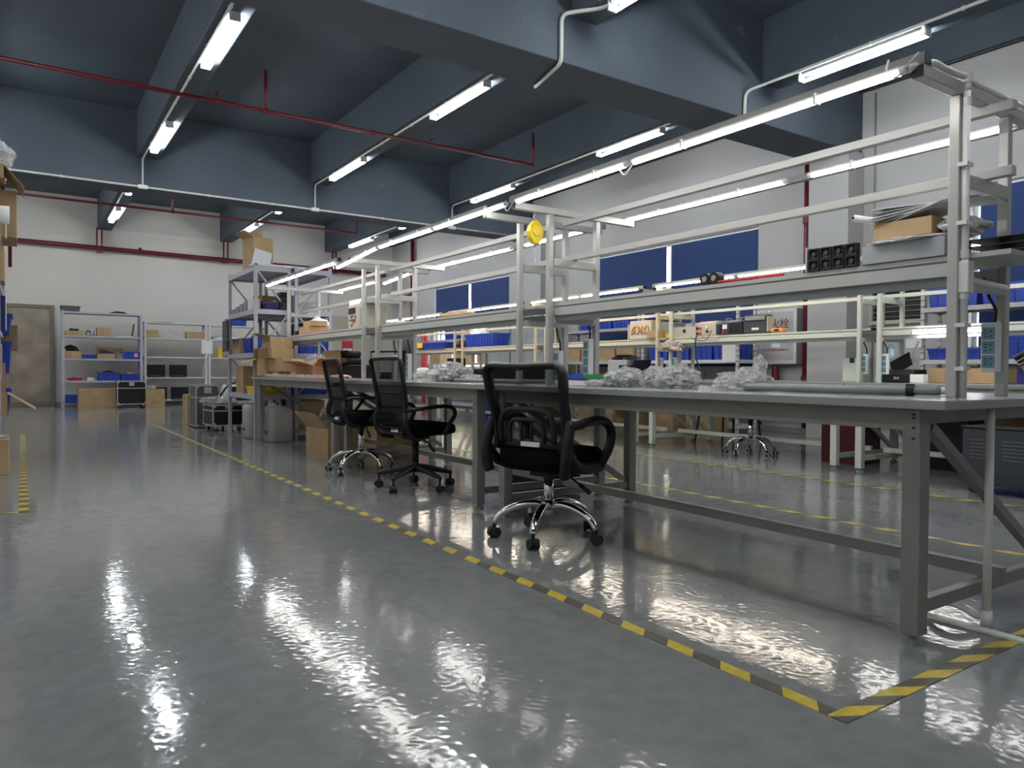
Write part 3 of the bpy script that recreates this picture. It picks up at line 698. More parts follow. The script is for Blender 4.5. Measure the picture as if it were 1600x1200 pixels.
# ------------------------------------------------------------------ small goods builders
def carton(label, loc, sx, sy, sz, rz=0, open_=False, flaps=None, group=None, m=CARD, tape=True, name='cardboard_box', txt=None):
    """origin at the centre of the base"""
    t = thing(name, label, 'box', loc, rz, group); a, b = sx/2, sy/2
    if not open_:
        MB().box(-a, a, -b, b, 0, sz).build('body', m, t, bevel=.003)
        if tape:
            MB().box(-a-.001, a+.001, -.025, .025, sz-.06, sz+.001).build('tape_strip', TAPEP, t)
    else:
        k = .004
        w_ = MB().box(-a, a, -b, -b+k, 0, sz).box(-a, a, b-k, b, 0, sz).box(-a, -a+k, -b+k, b-k, 0, sz).box(a-k, a, -b+k, b-k, 0, sz).box(-a+k, a-k, -b+k, b-k, 0, k)
        w_.build('body', m, t)
        fl = flaps if flaps is not None else {'-x': 150, '+x': 140, '-y': 120, '+y': 60}
        for key, ang in fl.items():
            # ang: 0 folded in flat, 90 upright, 180 horizontal outward
            L = (sy if key[1] == 'x' else sx)/2*.9; L = min(L, .5*min(sx, sy)); an = R(ang); s = -1 if key[0] == '-' else 1
            dx, dz = -math.cos(an)*L, math.sin(an)*L
            f_ = MB()
            if key[1] == 'x':
                f_.bar((s*a, 0, sz), (s*(a+dx), 0, sz+dz), sy*.97, .004, up=(-s*math.sin(an), 0, math.cos(an)) if False else Vector((math.sin(an), 0, math.cos(an)*s)))
            else:
                f_.bar((0, s*b, sz), (0, s*(b+dx), sz+dz), sx*.97, .004, up=Vector((0, math.sin(an), math.cos(an)*s)))
            f_.build('flap', m, t)
    if txt: text('printed_text', txt[0], txt[1], txt[2], txt[3], txt[4], t)
    return t
def bin_(label, loc, sx, sy, sz, rz=0, group=None, m=BLUE, name='plastic_bin', ribs=True, fill=None, cat='bin'):
    t = thing(name, label, cat, loc, rz, group); a, b = sx/2, sy/2; k = .006; tp = .93
    w_ = MB()
    lo = [(-a*tp, -b*tp), (a*tp, -b*tp), (a*tp, b*tp), (-a*tp, b*tp)]; hi = [(-a, -b), (a, -b), (a, b), (-a, b)]
    li = [(x*(1-k/a), y*(1-k/b)) for x, y in lo]; hn = [(x*(1-k/a), y*(1-k/b)) for x, y in hi]
    bm = w_.bm; V = lambda P, z: [bm.verts.new((x, y, z)) for x, y in P]
    A_, B_, C_, D_ = V(lo, 0), V(hi, sz), V(hn, sz), V(li, k)
    bm.faces.new(A_[::-1]); bm.faces.new(D_)
    for i in range(4):
        j = (i+1) % 4
        bm.faces.new((A_[i], A_[j], B_[j], B_[i])); bm.faces.new((B_[i], B_[j], C_[j], C_[i])); bm.faces.new((C_[i], C_[j], D_[j], D_[i]))
    w_.build('body', m, t)
    rm = MB(); r_ = .008
    rm.box(-a-r_, a+r_, -b-r_, -b, sz-.022, sz).box(-a-r_, a+r_, b, b+r_, sz-.022, sz).box(-a-r_, -a, -b, b, sz-.022, sz).box(a, a+r_, -b, b, sz-.022, sz)
    rm.build('rim', m, t)
    if ribs:
        rb = MB(); n = max(2, int(sy/.09))
        for i in range(1, n):
            y = -b+sy*i/n; rb.box(-a-.003, -a+.01, y-.003, y+.003, .015, sz-.02)
        n = max(2, int(sx/.09))
        for i in range(1, n):
            x = -a+sx*i/n; rb.box(x-.003, x+.003, -b-.003, -b+.01, .015, sz-.02)
        rb.build('ribs', m, t)['kind'] = 'stuff'
    if fill:
        f_ = MB(); blob(f_, 0, 0, sz*.3, a*.85, b*.85, sz*.9, seed=len(label), amp=.35); f_.build('contents', fill, t)
    return t
def bag(label, loc, sx, sy, sz, seed, m=BUBBLE, name='bubble_wrap_bag', core=None, rz=0, group=None, cat='bag', amp=.3):
    t = thing(name, label, cat, loc, rz, group); q = MB(); blob(q, 0, 0, 0, sx/2, sy/2, sz, seed, amp, sub=4); q.build('wrap', m, t, smooth=m is not BUBBLE)
    if core:
        q = MB(); q.box(-sx*.26, sx*.26, -sy*.30, sy*.30, .003, sz*.5); q.build('wrapped_item', core, t, bevel=.008)
    return t
def rack(label, x0, x1, y0, y1, levels, m, top=None, pw=.04, brace=True, name='storage_rack', sh=.04, mid=None, z0=0, cat='rack', perforated=False, back=None):
    t = thing(name, label, cat, (x0, y0, 0)); W, L = x1-x0, y1-y0; H = top or levels[-1]+.02
    for (x, y) in ((0, 0), (W-pw, 0), (0, L-pw), (W-pw, L-pw)):
        u = MB().box(x, x+pw, y, y+pw, 0, H).build('upright', m, t)
        if perforated:
            h = MB()
            for k in range(int(H/.075)):
                z = .05+k*.075
                for s_ in (.28, .72): h.box(x-.001, x, y+pw*s_-.004, y+pw*s_+.004, z, z+.02); h.box(x+pw*s_-.004, x+pw*s_+.004, y-.001, y, z, z+.02)
            h.build('slots', BLACKP, u)
    for z in levels:
        MB().box(.005, W-.005, .005, L-.005, z-sh*.5, z).box(.0, .02, pw, L-pw, z-sh, z).box(pw, W-pw, 0, .02, z-sh, z).box(W-.02, W, pw, L-pw, z-sh, z).box(pw, W-pw, L-.02, L, z-sh, z).build('shelf', m, t)
    if brace:
        for y in (.01, L-.01):
            for k in range(len(levels)-1):
                a_, b_ = levels[k], levels[k+1]
                p, q_ = ((pw, y, a_), (W-pw, y, b_-sh)) if k % 2 else ((W-pw, y, a_), (pw, y, b_-sh))
                MB().bar(p, q_, .018, .025, up=(0, 1, 0)).build('brace', m, t)
    return t
def plainbox(name, label, cat, loc, sx, sy, sz, m, rz=0, bevel=.004, group=None, parts=()):
    t = thing(name, label, cat, loc, rz, group)
    MB().box(-sx/2, sx/2, -sy/2, sy/2, 0, sz).build('body', m, t, bevel=bevel)
    for (pn, a, b, c, d, e, f_, mm) in parts: MB().box(a, b, c, d, e, f_).build(pn, mm, t, bevel=.001)
    return t
def cord(name, label, pts, r, m, cat='cord', n=8):
    o = Vector(pts[0]); b = MB().tube(smoothpath([Vector(p)-o for p in pts], 6), r, n).build(name, m, smooth=True); b.location = o
    return tag(b, label, cat)

# ------------------------------------------------------------------ far left corner: wall shelves
YW = 19.15
rack('pale metal shelving against the back wall beside the door', .74, 2.38, YW, YW+.45, [.10, .60, 1.10, 1.62, 2.16], RACKM, pw=.06, brace=False, name='shelving_unit', cat='shelving')
rack('white metal shelving at the back wall, middle unit', 2.42, 3.83, YW+.1, YW+.5, [.14, .68, 1.17, 1.62, 2.0], RACKW, pw=.05, brace=False, name='shelving_unit', cat='shelving', sh=.03)
rack('white metal shelving at the back wall, right unit', 3.86, 5.3, YW+.1, YW+.5, [.14, .68, 1.17, 1.62, 1.98], RACKW, pw=.05, brace=False, name='shelving_unit', cat='shelving', sh=.03)
Y = YW+.2
bin_('small grey crate on top of the back wall shelving', (.92, Y, 2.16), .38, .3, .13, m=mat('dark_grey_plastic', (.10, .105, .11), .5))
o = MB().prism([(-.2, 0), (.22, .01), (.15, .04), (0, .055), (-.1, .03)], 'y', -.12, .12).build('folded_cable', BLACKP); o.location = (1.85, Y, 2.16); tag(o, 'flat black item on top of the back wall shelving', 'cable')
L1 = 1.62
carton('low cardboard tray with black coil, top shelf by the door', (.99, Y, L1), .36, .3, .11, open_=True, flaps={})
q = MB(); q.tube([(.08*math.cos(a*.5), .05*math.sin(a*.5), .13+.02*math.sin(a)) for a in range(13)], .02, 8, closed=False); o = q.build('cable_coil', BLACKP); o.location = (.99, Y, L1); tag(o, 'black coil sitting in the low cardboard tray', 'cable')
t = thing('desk_lamp_head', 'small silver and black device on top shelf beside carton', 'device', (1.36, Y, L1))
MB().cyl((0, 0, 0), (0, 0, .12), .05, 14, r2=.035).build('body', ALUF, t, smooth=True); q = MB(); blob(q, 0, 0, .11, .05, .05, .08, 4); q.build('head', WHITE, t, smooth=True)
MB().tube(smoothpath([(-.03, 0, .08), (-.1, 0, .13), (-.14, 0, .02)], 4), .012, 6).build('cord', BLACKP, t)
carton('square cardboard box on the top shelf of door-side shelving', (1.58, Y, L1), .28, .3, .20)
t = thing('laptop', 'open white laptop seen edge-on on top shelf', 'laptop', (2.02, Y, L1))
MB().box(-.17, .17, -.12, .12, 0, .02).build('base', WHITE, t, bevel=.004); MB().bar((.15, 0, .02), (.19, 0, .31), .22, .012, up=(1, 0, 0)).build('screen', BLACKP, t)
L2 = 1.10
carton('cardboard box with black tools, second shelf by the door', (.96, Y, L2), .33, .3, .17)
q = MB(); blob(q, 0, 0, 0, .13, .1, .13, 9, .5); o = q.build('tool_bundle', BLACKP); o.location = (.95, Y, L2+.172); tag(o, 'black bundle on the second-shelf carton by the door', 'tool')
bin_('low blue bin on the second shelf of door-side shelving', (1.30, Y, L2), .28, .3, .09, ribs=False)
carton('low open cardboard tray, middle of the second shelf', (1.62, Y-.02, L2), .36, .3, .12, open_=True, flaps={'+y': 100})
o = MB().prism([(-.15, 0), (.12, 0), (.1, .04), (-.05, .08), (-.16, .10)], 'y', -.06, .06).build('purple_folder', mat('purple_plastic', (.05, .02, .09), .5)); o.location = (1.66, Y, L2+.13); tag(o, 'dark purple item lying over the low cardboard tray', 'folder')
o = MB().box(-.14, .14, -.01, .01, 0, .26).build('cardboard_sheet', CARD); o.location = (1.86, YW+.40, L2+.0); tag(o, 'upright brown cardboard sheet at the back of second shelf', 'cardboard')
bin_('small grey bin beside the blue bin on second shelf', (1.90, Y, L2), .17, .28, .14, m=GREYR, ribs=False)
bin_('blue bin with a pink label on second shelf', (2.14, Y, L2), .37, .3, .17)
o = MB().box(-.04, .04, -.002, .002, 0, .09).build('pink_note', mat('pink_paper', (.75, .30, .50), .8)); o.location = (2.24, Y-.166, L2+.05); tag(o, 'pink note stuck on the blue bin', 'note')
L3 = .60
bin_('flat red tray on the third shelf by the door', (1.0, Y, L3), .28, .26, .06, m=mat('red_plastic', (.45, .02, .04), .4), ribs=False, fill=BLACKP, name='plastic_tray', cat='tray')
plainbox('small_box', 'small white box on the third shelf', 'box', (1.32, Y, L3), .14, .14, .07, WHITE)
bin_('deep blue bin with black contents, third shelf', (1.67, Y-.03, L3), .42, .3, .19, fill=BLACKP)
bin_('deep blue bin with brown contents, right end of third shelf', (2.13, Y, L3), .42, .3, .16, fill=CARD)
bin_('blue bin on the bottom shelf beside the big carton', (.98, Y-.1, .10), .32, .3, .18)
carton('wide brown cardboard box on the floor before the wall shelving', (1.42, 18.72, 0), .78, .40, .43)
def flightcase(label, loc, sx, sy, sz, rz=0, face=BLACKP, wheels=True, z0=0, name='flight_case', trim=None):
    t = thing(name, label, 'case', loc, rz); a, b = sx/2, sy/2; zb = .08 if wheels else 0
    MB().box(-a+.008, a-.008, -b+.008, b-.008, zb, sz).build('body', face, t)
    e = MB(); k = .018; trim = trim or ALUF
    for (x, y) in ((-a, -b), (a-k, -b), (-a, b-k), (a-k, b-k)): e.box(x, x+k, y, y+k, zb, sz)
    for z in (zb, sz-k, zb+(sz-zb)*.68):
        for y in (-b, b-k): e.box(-a+k, a-k, y, y+k, z, z+k)
        for x in (-a, a-k): e.box(x, x+k, -b+k, b-k, z, z+k)
    e.build('edge_trim', trim, t)
    for (x, y) in ((-a+.02, -b), (a-.02, -b), (-a+.02, b), (a-.02, b)):
        for z in (zb+.02, sz-.02): MB().cyl((x, y-.006, z), (x, y+.006, z), .028, 10).build('corner', trim, t)
    MB().box(-.05, .05, -b-.012, -b+.008, zb+(sz-zb)*.80, zb+(sz-zb)*.95).build('latch', trim, t)
    if wheels:
        for (x, y) in ((-a+.06, -b+.06), (a-.06, -b+.06), (-a+.06, b-.06), (a-.06, b-.06)):
            c = MB().box(x-.02, x+.02, y-.03, y+.03, .05, .08).build('caster', ALUF, t); MB().cyl((x-.015, y, .03), (x+.015, y, .03), .03, 14).build('wheel', RUBBER, c)
    return t
flightcase('black flight case with silver edges on wheels, by the wall shelving', (2.04, 18.45, 0), .58, .42, .60)
carton('brown cardboard box with printed face right of the flight case', (2.50, 18.25, 0), .38, .34, .42, txt=('1 E 7 O', .07, BLACKP, (-.0, -.172, .12), (R(90), 0, 0)))
bag('crumpled clear film on the printed cardboard box', (2.42, 18.22, .422), .22, .2, .09, 5, m=FILM, name='plastic_film')
# middle unit goods
Y = YW+.3
carton('small cardboard box at the left of the middle unit top shelf', (2.6, Y, 1.62), .26, .25, .19, rz=.1)
q = MB(); 
for k in range(3): q.tube(smoothpath([(-.2+.05*k, 0, .02), (-.1, .02, .12-.02*k), (.05, 0, .03), (.15+.03*k, .02, .09), (.24, 0, .015)], 5), .01, 6)
o = q.build('cable_bundle', WHITE); o.location = (3.1, Y, 1.62); tag(o, 'tangled white cables on the middle unit top shelf', 'cable')
carton('squashed brown parcel at the right of middle unit top shelf', (3.58, Y, 1.62), .42, .28, .18, rz=-.06)
o = MB().box(-.2, .2, -.1, .1, 0, .015).build('spare_cover', BLACKP); o.location = (2.85, Y, 2.0); tag(o, 'thin black panel on top of the middle shelving', 'panel')
def monitor(label, loc, rz=0, w_=.40, h_=.30, m=SCREEN, tilt=0):
    t = thing('desktop_display', label, 'monitor', loc, rz)
    MB().box(-w_/2, w_/2, -.02, .02, 0.02, h_).build('case', BLACKP, t, bevel=.006)
    MB().box(-w_/2+.02, w_/2-.02, -.0235, -.02, h_*.22, h_-.02).build('screen', m, t)
    MB().box(-w_/2+.02, w_/2-.02, -.06, .08, 0, .02).build('foot', BLACKP, t, bevel=.003)
    k = MB()
    for i in range(5): k.cyl((-.12+.05*i, -.0235, h_*.13), (-.12+.05*i, -.021, h_*.13), .008, 8)
    k.build('buttons', ALUF, t); return t
monitor('dark monitor on the middle unit third shelf, left one', (2.68, Y-.15, .68))
monitor('dark monitor on the middle unit third shelf, right one', (3.17, Y-.15, .68))
monitor('dark monitor on the middle unit bottom shelf, left one behind carton', (2.72, Y-.15, .14))
monitor('dark monitor on the middle unit bottom shelf, right one', (3.20, Y-.17, .14))
o = MB().box(-.13, .13, -.004, .004, 0, .33).build('paper_notice', PAPER); o.location = (3.82, YW+.085, 1.26); tag(o, 'white paper notice hanging between the two white shelf units', 'notice')
for i, (x, r_, h_, m_, lb) in enumerate(((4.15, .06, .24, YELL, 'tall gold tin'), (4.30, .04, .08, PINK, 'small red pot'), (4.52, .05, .07, CREAM, 'short cream pot'))):
    t = thing('tin', '%s on the right white shelving' % lb, 'tin', (x, Y-.1, 1.17)); MB().cyl((0,0,0), (0,0,h_), r_, 16).build('body', m_, t, smooth=False); MB().cyl((0,0,h_), (0,0,h_+.01), r_*1.03, 16).build('lid', WHITE, t)
bag('white foam pieces on the right shelving top shelf', (4.3, Y, 1.62), .7, .25, .09, 8, m=FOAM, name='foam_pieces', cat='foam')
carton('small carton with red lid on the right shelving lower shelf', (4.7, Y-.1, .14), .5, .3, .28)
# beige boards / cupboards at back wall right part
t = thing('panel_board', 'large beige wall board behind the far bench', 'board', (7.0, 19.9, 0)); MB().box(-1.0, .1, 0, .1, 0, 2.25).build('panel', BEIGE, t, bevel=.01); MB().box(.2, 1.6, 0, .1, 0, 2.4).build('panel', BEIGE, t, bevel=.01)
nt_ = MB().box(-.16, .16, -.004, 0, 0, .33).build('red_notice', mat('notice_red', (.50, .03, .06), .6)); nt_.location = (7.72, 19.895, 1.38); tag(nt_, 'white and red notice on the beige wall board', 'notice')
MB().box(-.13, .13, -.006, -.004, .05, .12).build('text_band', PAPER, nt_)
carton('tall beige cardboard sheet box at the back right', (5.9, 17.5, 0), .9, .4, 1.75, m=BEIGE, tape=False, name='tall_carton')

# tall racks
rack('tall lavender grey storage rack behind the far bench, left one', 2.37, 2.82, 9.18, 10.55, [.56, 1.08, 1.62, 2.15], RACKM, top=2.18, sh=.06)
rack('tall lavender grey storage rack behind the far bench, right one', 2.86, 3.34, 9.15, 10.55, [.10, .56, 1.08, 1.62, 2.15], RACKM, top=2.18, sh=.06)
carton('tall open cardboard box on top of the left tall rack', (2.56, 9.75, 2.15), .26, .34, .42, open_=True, flaps={'-x': 150, '+y': 85}, rz=.15)
o = MB().box(-.11, .11, -.02, .02, 0, .25).build('foam_sheet', FOAM); o.location = (2.52, 9.5, 2.155); o.rotation_euler = (R(-14), R(14), 0); tag(o, 'white foam sheet leaning on the tall open box', 'foam')
for i, (x0, y0, m_, lb) in enumerate(((2.55, 9.3, FOAM, 'white foam slab lying flat on the left tall rack'), (2.90, 9.3, PAPER, 'pinkish white slab lying flat across the tall rack tops'))):
    o = MB().box(-.19, .19, -.12, .12, 0, .028).build('foam_sheet', m_, bevel=.006); o.location = (x0, y0, 2.151); o.rotation_euler = (0, 0, .1*i); tag(o, lb, 'foam')
for k in range(5):
    plainbox('small_box', 'small grey box on the upper rack shelf, %s from the left' % ORD[k], 'box', (2.45, 10.35-.21*k, 1.62), .12, .15, .07+.02*k, GREYR if k < 4 else WHITE, group='grey boxes stepping up on the left tall rack')
bin_('navy bin with bright tins on the upper rack shelf', (2.66, 9.36, 1.62), .26, .3, .10, m=DBLUE, fill=YELL)
carton('dark brown carton leaning on the upper rack shelf', (2.62, 9.62, 1.62), .22, .22, .20, rz=.3, tape=False, m=CARDI)
for k in range(4):
    plainbox('black_tray', 'black tray of the stack on the upper rack shelf, %s from bottom' % ORD[k], 'tray', (2.745, 9.26, 1.62+k*.058), .12, .18, .05, BLACKP, group='black trays stacked on the tall rack')
bag('clear bubble wrap heap on the right rack upper shelf', (3.12, 9.4, 1.62), .36, .35, .14, 12, m=FILM)
carton('small grey carton on the right rack upper shelf', (2.98, 9.75, 1.62), .15, .2, .24, tape=False, m=GREYR)
bin_('blue bin on top of the right white shelving unit', (4.55, 19.4, 1.98), .46, .3, .17)
rack('small white side shelf inside the left tall rack', 2.43, 2.78, 9.95, 10.5, [1.29], RACKW, top=1.30, pw=.02, brace=False, sh=.02, name='wire_shelf') if False else None
bin_('blue bin on the left rack middle shelf', (2.60, 9.36, 1.08), .34, .36, .22)
bin_('blue bin on the left rack middle shelf, behind the first', (2.60, 9.80, 1.08), .34, .36, .20)
bin_('dark blue bin on the right rack third shelf', (3.12, 9.38, 1.08), .40, .38, .24)
bin_('dark blue bin on top of rack shelf, right one', (3.20, 9.85, 1.08), .25, .4, .42, m=DBLUE)
bin_('wide blue bin on the right rack lower middle shelf', (3.10, 9.38, .60-.04), .42, .38, .24)
carton('open carton full of red and white parts on the left rack', (2.52, 10.2, 1.08-.0), .26, .40, .20, open_=True, flaps={'-x': 185})
q = MB()
for k in range(60): 
    a, b = random.uniform(-.11, .11), random.uniform(-.17, .17); q.box(a-.02, a+.02, b-.02, b+.02, .12+random.uniform(0, .05), .16+random.uniform(0, .05))
o = q.build('loose_parts', mat('mixed_red_parts', (.40, .06, .05), .5, var=.6, vs_=40)); o.location = (2.52, 10.2, 1.085); tag(o, 'heap of red and white parts in the rack carton', 'parts', kind='stuff')
bin_('yellow bin with red parts on the left rack low shelf', (2.60, 9.50, .56), .36, .55, .10, m=YELL, ribs=False, fill=mat('mixed_red_parts', (.40, .06, .05), .5))
carton('brown carton on the left rack low shelf, far end', (2.62, 10.25, .56), .34, .4, .36)
carton('brown carton on the right rack bottom shelf', (3.10, 9.5, .10), .38, .45, .38)
carton('teal and brown carton on the right rack bottom, farther', (3.10, 10.1, .10), .36, .4, .40, m=mat('teal_card', (.05, .14, .13), .7))
o = MB().box(-.01, .01, -.14, .14, 0, .42).build('clipboard', DARKG); o.location = (2.33, 10.53, 1.12); tag(o, 'dark clipboard hanging on the left rack corner', 'clipboard')
# jugs under
def jug(label, loc, s=1):
    t = thing('plastic_jug', label, 'jug', loc)
    q = MB(); prof = [(.95, .0), (1, .02), (1.0, .33), (.97, .37), (.86, .395), (.5, .40)]
    def sq(a): return math.copysign(abs(a)**.6, a)
    prev = None
    for (k, z) in prof:
        rg = [q.bm.verts.new((sq(math.cos(a))*.14*k*s, sq(math.sin(a))*.17*k*s, z*s)) for a in [2*math.pi*i/24 for i in range(24)]]
        if prev:
            for i in range(24): q.bm.faces.new((prev[i], prev[(i+1) % 24], rg[(i+1) % 24], rg[i]))
        else: q.bm.faces.new(rg[::-1])
        prev = rg
    q.bm.faces.new(prev); q.build('body', JUG, t, smooth=True)
    MB().tube(smoothpath([(0, -.09*s, .37*s), (0, -.07*s, .45*s), (0, .03*s, .46*s), (0, .07*s, .37*s)], 4), .013, 8).build('handle', JUG, t, smooth=True)
    MB().cyl((0, .1*s, .36*s), (0, .1*s, .42*s), .03, 12).build('cap', WHITE, t)
    MB().box(-.145*s, -.1395*s, -.06, .07, .10, .13).build('label_mark', DBLUE, t)
    return t
jug('white plastic jug on the floor under the far bench', (2.60, 8.98, 0), 1.08)
jug('white plastic jug behind the first, under the rack', (2.50, 9.62, 0), 1.08)
# cases left of the rack
carton('brown carton on the floor at the left of the flight cases', (2.22, 12.2, 0), .24, .4, .48, tape=False)
flightcase('upright grey flight case with handle, left of the equipment', (2.30, 11.75, .02), .34, .45, .62, face=mat('grey_laminate', (.10, .10, .11), .5), wheels=False, name='upright_case')
flightcase('low black flight case covered in clear film, beside the rack', (2.40, 10.95, 0), .44, .52, .38, rz=.05)
flightcase('second low black flight case behind the film covered one', (2.62, 11.5, 0), .44, .45, .36, rz=.05)
bag('clear plastic film thrown over the low flight case', (2.36, 11.05, .385), .46, .6, .10, 21, m=FILM, name='plastic_film', amp=.35)
t = thing('instrument_case', 'white case with black screen panel above the flight cases', 'case', (2.66, 11.5, .365))
MB().prism([(-.25, 0), (.25, 0), (.2, .27), (-.1, .27)], 'y', -.25, .25).build('body', WHITE, t, bevel=.01)
MB().prism([(-.14, .05), (.20, .05), (.18, .25), (-.10, .25)], 'y', -.262, -.251).build('screen', SCREEN, t)
MB().tube(smoothpath([(-.22, -.1, .1), (-.1, -.12, .27), (.08, -.14, .32), (.22, -.15, .2)], 5), .012, 8).build('handle', BLACKP, t, smooth=True)

# ------------------------------------------------------------------ far bench goods
Z0 = ZT+.002
o = MB().box(-.24, .24, -1.25, 1.25, 0, .003).build('red_mat', REDMAT); o.location = (2.58, 7.78, ZT+.0005); tag(o, 'red mat along the front edge of the far bench', 'mat')
for i in range(11):
    y = 8.75-i*.19
    t = thing('circuit_board', 'white and silver circuit board on the red mat, %s from the far end' % (ORD[i] if i < 10 else 'last'), 'circuit board', (2.41, y, Z0+.004), group='circuit boards laid along the red mat')
    MB().box(-.05, .05, -.08, .08, 0, .004).build('board', mat('board_white', (.55, .50, .46), .5), t)
    q = MB()
    for k in range(5): q.box(-.035+.0*k, -.01, -.07+k*.03, -.055+k*.03, .004, .024+.006*(k % 2))
    q.build('component', mat('tinned_parts', (.62, .58, .55), .35, metal=.4), t)
def opencarton(lb, loc, sx, sy, sz, rz, fl): return carton(lb, loc, sx, sy, sz, rz=rz, open_=True, flaps=fl)
opencarton('open cardboard box with film, right of the boxes on far bench', (2.72, 7.85, Z0+.01), .34, .46, .12, .1, {'-x': 165, '-y': 150, '+x': 80, '+y': 150})
bag('clear film bulging from the open box on far bench', (2.76, 8.02, Z0+.09), .24, .50, .17, 31, m=FILM, name='plastic_film')
opencarton('open cardboard box at the far corner of far bench', (2.48, 8.95, Z0+.01), .32, .34, .20, -.1, {'-x': 200, '+y': 60, '-y': 120})
carton('flat taped cardboard box in the stack on far bench', (2.60, 8.55, Z0+.06), .34, .50, .15, rz=.06)
carton('cardboard box atop the stack on the far bench', (2.52, 8.70, Z0+.215), .26, .34, .12, rz=.02)
opencarton('topmost open box of the far bench stack with papers', (2.52, 8.74, Z0+.338), .26, .33, .13, .02, {'-x': 165})
bag('white papers in the topmost open box', (2.52, 8.74, Z0+.40), .2, .28, .06, 3, m=PAPER, name='paper_bundle', cat='paper')
plainbox('small_box', 'white box beside the circuit boards on far bench', 'box', (2.50, 8.62, Z0+.005), .1, .26, .05, WHITE)
plainbox('instrument', 'low black instrument base on far bench', 'instrument', (3.02, 7.70, Z0), .30, .46, .14, BLACKP, bevel=.01)
plainbox('instrument', 'black case lying on the low black instrument', 'instrument', (3.02, 7.76, Z0+.142), .26, .36, .07, BLACKP, bevel=.02)
plainbox('instrument', 'topmost black case with strap on the far bench', 'instrument', (3.02, 7.78, Z0+.214), .22, .32, .085, BLACKP, bevel=.03, parts=(('strap', -.113, -.11, .04, .06, -.07, .05, DARKG),))
bag('crumpled clear film behind the black cases', (3.02, 8.08, Z0+.0), .18, .20, .28, 14, m=FILM, name='plastic_film')
bag('small white paper scraps before the black cases', (2.56, 6.78, Z0+.003), .16, .34, .035, 6, m=PAPER, name='paper_scraps', cat='paper')
# far shelf goods (z 1.287)
ZS1 = 1.289
carton('long low cardboard box on the far bench shelf', (2.85, 8.42, ZS1), .24, .34, .09, tape=False)
carton('small cardboard box stacked on the long low one', (2.85, 8.36, ZS1+.092), .2, .26, .06, tape=False)
bag('white spiky foam behind the shelf cartons', (2.95, 8.55, ZS1), .2, .4, .22, 18, m=PAPER, name='foam_pieces', cat='foam')
plainbox('black_plug', 'small black plug at the far shelf end', 'plug', (2.76, 8.72, ZS1), .06, .09, .05, BLACKP, bevel=.01)
o = MB().box(-.07, .07, -.35, .35, 0, .012).build('pink_strip', PINK); o.location = (2.80, 7.95, ZS1); tag(o, 'pink strip lying on the far bench shelf', 'strip')
t = thing('open_instrument', 'cream electronic instrument with exposed parts on far shelf', 'instrument', (2.90, 6.90, ZS1))
MB().box(-.13, .13, -.16, .22, 0, .24).build('case', BEIGE, t, bevel=.01)
MB().prism([(-.13, .24), (.13, .24), (.12, .28), (-.12, .29)], 'y', -.10, .2).build('cover', PAPER, t)
MB().box(-.134, -.13, .02, .20, .15, .21).build('display', SCREEN, t)
q = MB()
for k in range(14): a, b = random.uniform(.0, .2), random.uniform(.02, .13); q.box(-.14, -.13, a, a+.02, b, b+.015)
q.build('component', mat('red_brown_parts', (.30, .10, .08), .5, var=.5, vs_=50), t)
g = MB()
for k in range(7): g.box(-.132, -.13, -.14, -.09, .03+k*.025, .045+k*.025)
g.build('vent_grille', GREYR, t)
bag('white bag lying on the cream instrument', (2.88, 6.78, ZS1+.242), .22, .4, .06, 26, m=PAPER, name='paper_bag', amp=.4)
bag('flat white papers at the near end of the middle bench shelf', (2.86, 6.08, ZS1), .25, .3, .03, 33, m=PAPER, name='paper_sheets', cat='paper')

# ------------------------------------------------------------------ middle bench goods
monitor('black framed monitor with white screen on the middle bench', (3.06, 6.78, Z0), rz=-R(62), w_=.42, h_=.28, m=PAPER)
t = thing('tilted_display', 'grey tilted display panel at the far end of middle bench', 'monitor', (3.22, 6.68, 1.16))
MB().bar((0, .17, .0), (0, -.17, -.10), .02, .26, up=(0, .3, 1)).build('panel', GREYCAB, t); MB().cyl((0, 0, -.06), (0, 0, -.365), .012).build('stand', BLACKP, t); MB().cyl((0,0,-.369), (0,0,-.355), .06).build('foot', BLACKP, t)
bag('crumpled clear plastic bag with black item on the middle bench', (2.74, 4.92, Z0), .26, .40, .15, 41, m=BUBBLE, core=BLACKP)
bag('small clear plastic bag beside the large one on middle bench', (2.70, 5.28, Z0), .16, .22, .09, 42, m=BUBBLE)
bag('black bundle behind the plastic bags on the middle bench', (3.0, 5.35, Z0), .24, .40, .10, 43, m=BLACKP, name='black_bundle', cat='bundle')
bag('flattened clear film on the near end of the bag', (2.76, 4.62, Z0), .16, .34, .06, 44, m=BUBBLE)
plainbox('black_tray', 'black equipment tray at the back of the middle bench', 'tray', (3.2, 4.85, Z0), .3, .8, .10, BLACKP, bevel=.01)
def hose(label, pts, r, m=HOSE, name='plastic_tube', band=None):
    t = thing(name, label, 'tube', pts[0]); o = Vector(pts[0]); P = smoothpath([Vector(p)-o for p in pts], 6)
    MB().tube(P, r, 12).build('tube', m, t, smooth=True)
    if band is not None:
        c = P[int(len(P)*band)]; d = (P[int(len(P)*band)+1]-c).normalized()
        MB().cyl(c-d*.013, c+d*.013, r*1.5, 16).build('strap', BLACKP, t)
    return t
hose('grey tube lying on the middle bench, front one', [(2.66, 4.7, Z0+.014), (2.67, 4.2, Z0+.014), (2.66, 3.84, Z0+.014)], .013)
hose('grey tube lying on the middle bench, rear one', [(2.80, 4.75, Z0+.014), (2.79, 4.2, Z0+.014), (2.85, 3.82, Z0+.014)], .013)
